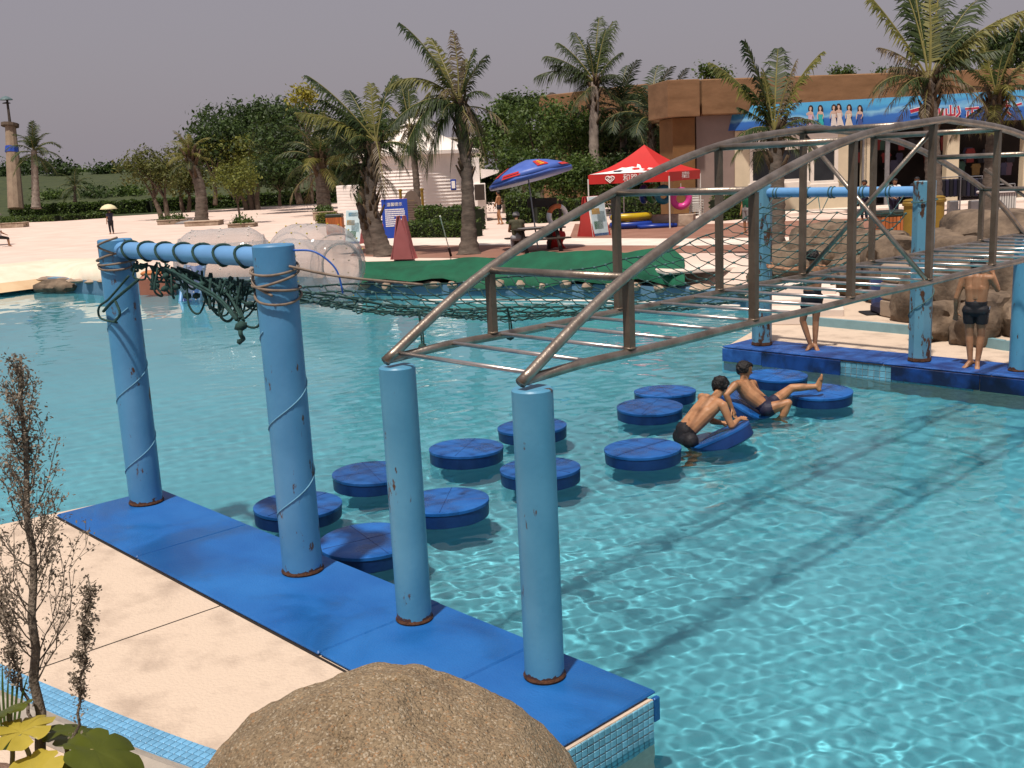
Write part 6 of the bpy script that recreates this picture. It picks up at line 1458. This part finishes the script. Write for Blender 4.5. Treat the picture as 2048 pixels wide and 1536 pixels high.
def person(label, J, sc=1., skin='skin', wear=(), hair=True, voxel=.009, look=None, fingers=True, grp=None, hairlen=.0, hat=None):
    """J: joints in world space. Limbs taper between joints; the union is remeshed into one continuous skin."""
    j = {k: Vector(v) for k, v in J.items()}; pr = []
    def P(nm, a, ra, b, rb): pr.append((nm, Vector(a), ra*sc, Vector(b), rb*sc))
    sl, sr, hl, hr = j['sh_l'], j['sh_r'], j['hip_l'], j['hip_r']; ch, pe, nk, hd = j['chest'], j['pelvis'], j['neck'], j['head']
    acx = (sr-sl).normalized(); fwd = look and Vector(look).normalized() or Vector((0, 1, 0)); up = (hd-nk).normalized()
    fwd = (fwd-up*fwd.dot(up)).normalized(); sd = fwd.cross(up)
    P('torso', ch+acx*.075, .098, pe+acx*.055, .088); P('torso', ch-acx*.075, .098, pe-acx*.055, .088); P('torso', ch, .11, (ch+pe)/2, .098)
    P('torso', sl.lerp(sr, .12), .062, sl.lerp(sr, .88), .062); P('torso', (sl+sr)/2, .085, ch, .11); P('torso', sl*.8+sr*.2, .07, ch-acx*.09, .085); P('torso', sr*.8+sl*.2, .07, ch+acx*.09, .085)
    P('pelvis', hl, .098, hr, .098); P('pelvis', pe, .105, (hl+hr)/2, .10)
    P('neck', (sl+sr)/2, .058, nk.lerp(hd, .45), .052)
    P('head', hd+up*.025, .092, hd-fwd*.012+up*.02, .096); P('head', hd+fwd*.018-up*.01, .078, hd+fwd*.035-up*.075, .048); P('head', hd+fwd*.035+up*.04, .07, hd+fwd*.035, .068)
    P('head', hd+fwd*.088+up*.01, .011, hd+fwd*.112-up*.018, .016)
    for s in (-1, 1): P('head', hd+sd*s*.086+up*.012-fwd*.006, .017, hd+sd*s*.088-up*.022-fwd*.002, .013)
    for s in ('l', 'r'):
        a, e, w = j['sh_'+s], j['el_'+s], j['wr_'+s]
        P('uarm_'+s, a, .058, a.lerp(e, .35), .052); P('uarm_'+s, a.lerp(e, .35), .052, e, .039); P('farm_'+s, e, .040, e.lerp(w, .3), .041); P('farm_'+s, e.lerp(w, .3), .041, w, .026)
        hdir = (j['hd_'+s]-w).normalized() if 'hd_'+s in j else (w-e).normalized()
        pn = hdir.cross(acx); pn = pn.normalized() if pn.length > .1 else hdir.orthogonal().normalized(); wd = hdir.cross(pn).normalized()
        for o in (-.022, 0, .022): P('hand_'+s, w+hdir*.01+wd*o*.6*sc, .019, w+hdir*.085*sc+wd*o*sc, .017)
        if fingers:
            for q, (o, ln) in enumerate(((-.034, .066), (-.0115, .08), (.0115, .075), (.034, .058))):
                b0 = w+hdir*.085*sc+wd*o*sc; b1 = b0+(hdir+wd*o*3)*ln*.5*sc+pn*.006; b2 = b1+(hdir*.8-pn*.55)*ln*.5*sc
                P('hand_'+s, b0, .0105, b1, .0098); P('hand_'+s, b1, .0098, b2, .0085)
            t0 = w+hdir*.03*sc-wd*.026*sc; t1 = t0+(hdir*.5-wd*.85).normalized()*.045*sc; P('hand_'+s, t0, .0135, t1, .0115); P('hand_'+s, t1, .0115, t1+(hdir*.85-wd*.4).normalized()*.035*sc, .0095)
        else: P('hand_'+s, w+hdir*.06, .025, w+hdir*.14, .018)
        h, k, an, to = j['hip_'+s], j['kn_'+s], j['an_'+s], j['toe_'+s]
        P('thigh_'+s, h, .092, h.lerp(k, .4), .080); P('thigh_'+s, h.lerp(k, .4), .080, k, .056); P('calf_'+s, k, .056, k.lerp(an, .32), .055); P('calf_'+s, k.lerp(an, .32), .055, an, .036)
        fd = (to-an); fl = Vector((fd.x, fd.y, fd.z)).normalized(); heel = an-fl*.045*sc+(an-k).normalized()*.035*sc
        P('foot_'+s, heel, .034, an, .036); P('foot_'+s, an, .036, an.lerp(to, .6)+(an-k).normalized()*.025*sc, .032); P('foot_'+s, heel, .03, to.lerp(an, .35)+(an-k).normalized()*.03*sc, .03)
        for o in (-.024, -.008, .008, .024): 
            tdx = fl.cross((an-k).normalized()); P('foot_'+s, an.lerp(to, .62)+tdx*o*sc+(an-k).normalized()*.03*sc, .022, to+tdx*o*1.15*sc+(an-k).normalized()*.03*sc, .013)
    mb = MB()
    for nm, a, ra, b, rb in pr: capsule(mb, a, ra, b, rb)
    org = (j['an_l']+j['an_r'])/2; o = bpy.data.objects.new('tmp', mb.mesh('tmp', M[skin])); COL.objects.link(o)
    m = o.modifiers.new('r', 'REMESH'); m.mode = 'VOXEL'; m.voxel_size = voxel; m.use_smooth_shade = True
    m2 = o.modifiers.new('s', 'SMOOTH'); m2.factor = .5; m2.iterations = 3 if voxel < .012 else 2
    bpy.context.view_layer.update(); me = bpy.data.meshes.new_from_object(o.evaluated_get(bpy.context.evaluated_depsgraph_get())); bpy.data.objects.remove(o)
    me.materials.clear(); me.materials.append(M[skin]); me.polygons.foreach_set('use_smooth', [True]*len(me.polygons))
    n = len(me.vertices); co = np.empty(n*3); me.vertices.foreach_get('co', co); co = co.reshape(-1, 3); no = np.empty(n*3); me.vertices.foreach_get('normal', no); no = no.reshape(-1, 3)
    best = np.full(n, 1e9); nm_i = np.zeros(n, int); tt = np.zeros(n); names = sorted({p[0] for p in pr})
    full = {}
    for nm in names:
        s = nm.split('_')
    for nm, a, ra, b, rb in pr:
        A, B = np.array(a), np.array(b); d = B-A; L2 = max(1e-9, d @ d); t = np.clip(((co-A) @ d)/L2, 0, 1)
        q = np.linalg.norm(co-(A+t[:, None]*d), axis=1)-(ra+(rb-ra)*t); w = q < best; best[w] = q[w]; nm_i[w] = names.index(nm)
    # distance along whole limbs, for hems
    def frac(a, b): d = np.array(b-a); return ((co-np.array(a)) @ d)/(d @ d)
    lim = {}
    for s in ('l', 'r'):
        lim['thigh_'+s] = frac(j['hip_'+s], j['kn_'+s]); lim['calf_'+s] = frac(j['kn_'+s], j['an_'+s]); lim['uarm_'+s] = frac(j['sh_'+s], j['el_'+s]); lim['farm_'+s] = frac(j['el_'+s], j['wr_'+s])
    lim['torso'] = frac(nk, pe); lim['pelvis'] = lim['torso']; lim['neck'] = frac((sl+sr)/2, hd)
    T = thing('person', label, 'person', org, 0, grp, True)
    body = put('body', me, T)
    faces = [tuple(p.vertices) for p in me.polygons]
    def shell(name, mask, off, m, jit=0.):
        fs = [f for f in faces if all(mask[v] for v in f)]
        used = sorted({v for f in fs for v in f}); mp = {v: i for i, v in enumerate(used)}
        if not used: return None
        rr = off*np.array([1+jit*3*noise.noise(Vector(co[v])*38)+jit*2*noise.noise(Vector(co[v])*90) for v in used]) if jit else np.full(len(used), off)
        vs = co[used]+no[used]*rr[:, None]
        k = MB(); k.add([tuple(v) for v in vs], [tuple(mp[v] for v in f) for f in fs]); ob = k.build(name, m, T, smooth=True)
        sd_ = ob.modifiers.new('thickness', 'SOLIDIFY'); sd_.thickness = off*.9; sd_.offset = -1; return ob
    for name, spec, off, mt in wear:
        mask = np.zeros(n, bool)
        for part, lo, hi in spec:
            for i, nm in enumerate(names):
                if nm == part or nm.startswith(part+'_'):
                    sel = nm_i == i
                    if nm in lim: sel &= (lim[nm] >= lo) & (lim[nm] <= hi)
                    mask |= sel
        shell(name, mask, off, M[mt] if isinstance(mt, str) else mt)
    if hair:
        rel = co-np.array(hd); h = rel @ np.array(up); f = rel @ np.array(fwd); hi_ = nm_i == names.index('head')
        mask = hi_ & ((h > .062) | ((f < .01) & (h > -.06-hairlen)) | ((f < .045) & (h > .03)))
        shell('hair', mask, .016 if voxel < .02 else .02, M['hair'], .25)
    if voxel < .012:
        ey = MB()
        for s in (-1, 1): capsule(ey, hd+sd*s*.032+fwd*.094+up*.012, .009, hd+sd*s*.036+fwd*.094+up*.012, .009, 8)
        ey.build('eyes', M['dark'], T); mo = MB(); capsule(mo, hd-sd*.02+fwd*.089-up*.05, .005, hd+sd*.02+fwd*.089-up*.05, .005, 6); mo.build('mouth', mat('lips', (.25, .08, .06), .5), T)
    return T
def stand(base, yaw, H=1.7, **kw):
    """standing skeleton in local axes (x right, y forward, z up) with overrides, turned and placed"""
    h = H; L = dict(head=(0, .02, .925*h), neck=(0, 0, .85*h), sh_l=(-.112*h, 0, .81*h), sh_r=(.112*h, 0, .81*h), chest=(0, .005, .715*h), pelvis=(0, 0, .57*h), hip_l=(-.052*h, 0, .515*h), hip_r=(.052*h, 0, .515*h),
             kn_l=(-.06*h, .015, .28*h), kn_r=(.06*h, .015, .28*h), an_l=(-.065*h, -.02, .045*h), an_r=(.065*h, -.02, .045*h), toe_l=(-.08*h, .12, .012*h), toe_r=(.08*h, .12, .012*h),
             el_l=(-.145*h, -.02, .625*h), el_r=(.145*h, -.02, .625*h), wr_l=(-.15*h, .04, .475*h), wr_r=(.15*h, .04, .475*h))
    for k, v in kw.items(): L[k] = tuple(c*h for c in v)
    q = Matrix.Rotation(yaw, 3, 'Z'); return {k: Vector(base)+q @ Vector(v) for k, v in L.items()}, q @ Vector((0, 1, 0))
TR = [('pelvis', -9, 9), ('thigh', -.5, .30), ('torso', .93, 9)]
faceaway = vdir        # local +y then points away from the camera

# crouching bather, seen from behind, leaning on a tilted pad
def dp(u, v, d): return at(u, v, d)
D = 13.6
J = dict(head=dp(1441, 772, D+.12), neck=dp(1434, 796, D+.05), sh_l=dp(1404, 795, D+.13), sh_r=dp(1446, 811, D-.20), chest=dp(1408, 822, D-.02), pelvis=dp(1372, 861, D-.02), hip_l=dp(1362, 872, D+.10), hip_r=dp(1380, 882, D-.13),
         el_l=dp(1424, 842, D+.30), wr_l=dp(1443, 846, D+.14), el_r=dp(1463, 852, D-.22), wr_r=dp(1478, 838, D-.05), hd_r=dp(1486, 836, D+.05), hd_l=dp(1462, 846, D+.08),
         kn_l=dp(1400, 935, D+.32), an_l=dp(1368, 985, D+.25), toe_l=dp(1350, 995, D+.2), kn_r=dp(1395, 950, D+.05), an_r=dp(1375, 1010, D-.1), toe_r=dp(1360, 1020, D-.15))
person('bather crouching with his bare back to us, leaning on a tilted blue disc', J, 1.06, 'skin', [('swim_trunks', TR, .010, 'black')], voxel=.008, look=Vector((_ri.x, _ri.y, 0))*.75-Vector((FW.x, FW.y, 0))*-.7+Vector((0, 0, -.25)), hairlen=.02)
tilted_pad(dp(1430, 870, 13.65), Vector((0, 0, 1))*.9-Vector((_ri.x, _ri.y, 0))*.37+Vector((-_ri.y, _ri.x, 0))*.2, 'tilted blue disc pushed down by the crouching bather')

# reclining bather
D = 14.95
J = dict(head=dp(1489, 740, D+.05), neck=dp(1487, 758, D+.02), sh_l=dp(1506, 767, D+.2), sh_r=dp(1470, 770, D-.17), chest=dp(1499, 786, D+.02), pelvis=dp(1527, 808, D-.02), hip_l=dp(1540, 810, D+.10), hip_r=dp(1534, 819, D-.10),
         el_l=dp(1518, 796, D+.38), wr_l=dp(1540, 808, D+.33), el_r=dp(1452, 790, D-.22), wr_r=dp(1464, 816, D-.2), hd_r=dp(1468, 826, D-.2),
         kn_l=dp(1583, 776, D+.22), an_l=dp(1634, 773, D+.15), toe_l=dp(1639, 750, D+.12), kn_r=dp(1576, 806, D-.2), an_r=dp(1556, 858, D-.12), toe_r=dp(1575, 875, D-.12))
person('bather reclining on a tilted blue disc with one foot up on another disc', J, 1.06, 'skin', [('swim_trunks', TR, .010, 'navy')], voxel=.008, look=Vector((_ri.x, _ri.y, 0))*.9+Vector((FW.x, FW.y, 0))*.25+Vector((0, 0, .05)))
tilted_pad(dp(1494, 806, 15.15), Vector((0, 0, 1))*.80+Vector((_ri.x, _ri.y, 0))*.46-Vector((-_ri.y, _ri.x, 0))*.14, 'tilted blue disc under the reclining bather')

# man on the far platform under the net, arms spread to the ropes
J, lk = stand((-9.45, 16.05, .005), vdir+.1, 1.72, el_l=(-.215, .06, .80), wr_l=(-.35, .10, .83), el_r=(.20, -.02, .70), wr_r=(.265, .10, .64), hd_l=(-.42, .11, .85), hd_r=(.28, .16, .62), kn_l=(-.085, .03, .29), kn_r=(.045, .015, .28), an_l=(-.02, -.02, .045), an_r=(.03, -.01, .045), toe_l=(-.08, -.04, .012), toe_r=(.03, -.09, .012))
person('bather in black trunks standing under the net on the far platform', J, 1, 'skin2', [('swim_trunks', [('pelvis', -9, 9), ('thigh', -.5, .42), ('torso', .9, 9)], .011, 'black')], voxel=.009, look=lk)
# man at the right, back to us, hand to his head
J, lk = stand((-6.62, 15.95, .005), vdir-.6, 1.68, el_r=(.165, .05, .70), wr_r=(.115, .09, .84), hd_r=(.08, .10, .90), el_l=(-.165, -.02, .63), wr_l=(-.175, .03, .49), an_l=(-.03, .0, .045), an_r=(.035, -.02, .045), toe_l=(-.075, -.07, .012), toe_r=(.05, -.09, .012), kn_l=(-.05, .02, .28), kn_r=(.05, .02, .28))
pm = person('bather in black shorts with a pale side stripe scratching his head', J, 1, 'skin2', [('swim_shorts', [('pelvis', -9, 9), ('thigh', -.5, .5), ('torso', .88, 9)], .013, 'black')], voxel=.009, look=lk)
sp = J['hip_r']; s_ = MB(); sdv = (J['sh_r']-J['sh_l']).normalized()
s_.grid(lambda a, b: J['hip_r'].lerp(J['kn_r'], -.05+.5*b)+sdv*(.108-.02*b)+lk*(-.04+.08*a)+Vector((0, 0, .05)), 4, 8); s_.build('side_stripe', mat('pale_blue_stripe', (.45, .58, .72), .6, .3, 30), pm, smooth=True)

# people on the beach and plaza
SH = lambda m: [('shirt', [('torso', -9, 9), ('pelvis', .9, 1.0), ('uarm', -1, .55)], .02, m)]
TRO = lambda m, e=.95: [('trousers', [('pelvis', -9, 9), ('thigh', -1, 9), ('calf', -1, e), ('torso', .95, 9)], .018, m)]
B = gg(224, 468); J, lk = stand(B, vdir+.8, 1.66, el_r=(.12, .1, .66), wr_r=(.06, .16, .76))
person('person in dark clothes walking across the beach under a cream umbrella', J, 1, 'skin2', SH('navy')+TRO('black'), voxel=.022, look=lk, fingers=False)
t = thing('hand_umbrella', 'open cream umbrella held by the walker on the beach', 'umbrella', J['wr_r'], 0, None); MB().tube([(0, 0, -.1), (0, 0, .72)], .012, 5).build('shaft', M['metalgrey'], t)
MB().lathe([(0, .74), (.2, .71), (.42, .6), (.58, .42), (.575, .40)], 16, wob=lambda a, z: 1-.04*abs(math.sin(a*4))).build('canopy', M['umb'], t, smooth=True)
B = gg(1000, 449); J, lk = stand(B, vdir+1.2, 1.68, an_l=(-.06, -.1, .05), kn_l=(-.06, -.02, .28), toe_l=(-.06, -.02, .012), kn_r=(.06, .08, .29), an_r=(.06, .05, .045), toe_r=(.06, .13, .012), el_l=(-.13, .05, .65), wr_l=(-.1, .12, .55))
person('bather in dark trunks walking by the hut gate under the parasol edge', J, 1, 'skin', [('swim_trunks', TR, .014, 'black')], voxel=.018, look=lk, fingers=False)
B = gg(1036, 506); Bz = B.z; k_ = {}
J, lk = stand((B.x, B.y, Bz-.36), vdir+.1, 1.68, kn_l=(-.07, .25, .50), kn_r=(.07, .25, .50), an_l=(-.07, .24, .26), an_r=(.07, .24, .26), toe_l=(-.07, .33, .235), toe_r=(.07, .33, .235), el_l=(-.15, .06, .64), wr_l=(-.1, .2, .62), el_r=(.15, .06, .64), wr_r=(.1, .2, .62), head=(0, .05, .92))
person('man in an olive vest and grey cap seated at the picnic table', J, 1, 'skin2', [('vest', [('torso', -9, 9), ('uarm', -1, .25)], .025, mat('olive_vest', (.06, .055, .03), .8, .2, 6))]+TRO(mat('pale_jeans', (.28, .28, .30), .8)), voxel=.018, look=lk, fingers=False)
cap = MB().lathe([(.118, -.02), (.12, .03), (.10, .09), (.05, .12), (0, .125)], 14, J['head']+Vector((0, 0, .03))); cap.build('cap_temp', M['greyb']) if False else None
pc = [o for o in bpy.data.objects if o.get('label', '').startswith('man in an olive vest')][0]
cap.build('cap', M['greyb'], pc, smooth=True)
def shopper(u, v, H_, yaw, lab, top, bot, sk='skin2'):
    B = gg(u, v); J, lk = stand(B, vdir+yaw, H_, el_l=(-.15, .02, .64), wr_l=(-.08, .14, .60), el_r=(.15, .02, .64), wr_r=(.1, .15, .58))
    person(lab, J, 1, sk, SH(top)+TRO(bot), voxel=.018, look=lk, fingers=False, grp='people before the shops')
shopper(1787, 447, 1.68, math.pi+.2, 'person in a white shirt behind the far crossbar before the shops', 'whitep', 'navy')
shopper(1832, 440, 1.66, math.pi-.6, 'dark-haired person right of the one in the white shirt', 'black', 'navy')
shopper(1728, 440, 1.6, 2.2, 'person in a dark red top left of the one in white', mat('dark_red_cloth', (.16, .03, .03), .8), 'navy')
B = gg(1494, 467); J, lk = stand(B, vdir+2.2, 1.66, el_l=(-.15, .03, .65), wr_l=(-.2, .1, .56))
person('person in a green shirt half hidden by a ladder upright', J, 1, 'skin', SH('green')+TRO('greyb', .1), voxel=.018, look=lk, fingers=False)
B = gg(2, 494); J, lk = stand((B.x, B.y, B.z-.30), vdir-1.0, 1.68, kn_l=(-.07, .25, .47), kn_r=(.07, .25, .47), an_l=(-.07, .27, .23), an_r=(.07, .27, .23), toe_l=(-.07, .35, .2), toe_r=(.07, .35, .2), el_r=(.15, .08, .66), wr_r=(.1, .2, .6), el_l=(-.15, .08, .66), wr_l=(-.1, .2, .6))
person('person in a white top seated under the parasol at the left edge', J, 1, 'skin2', SH('whitep')+TRO('black', .2), voxel=.02, look=lk, fingers=False)
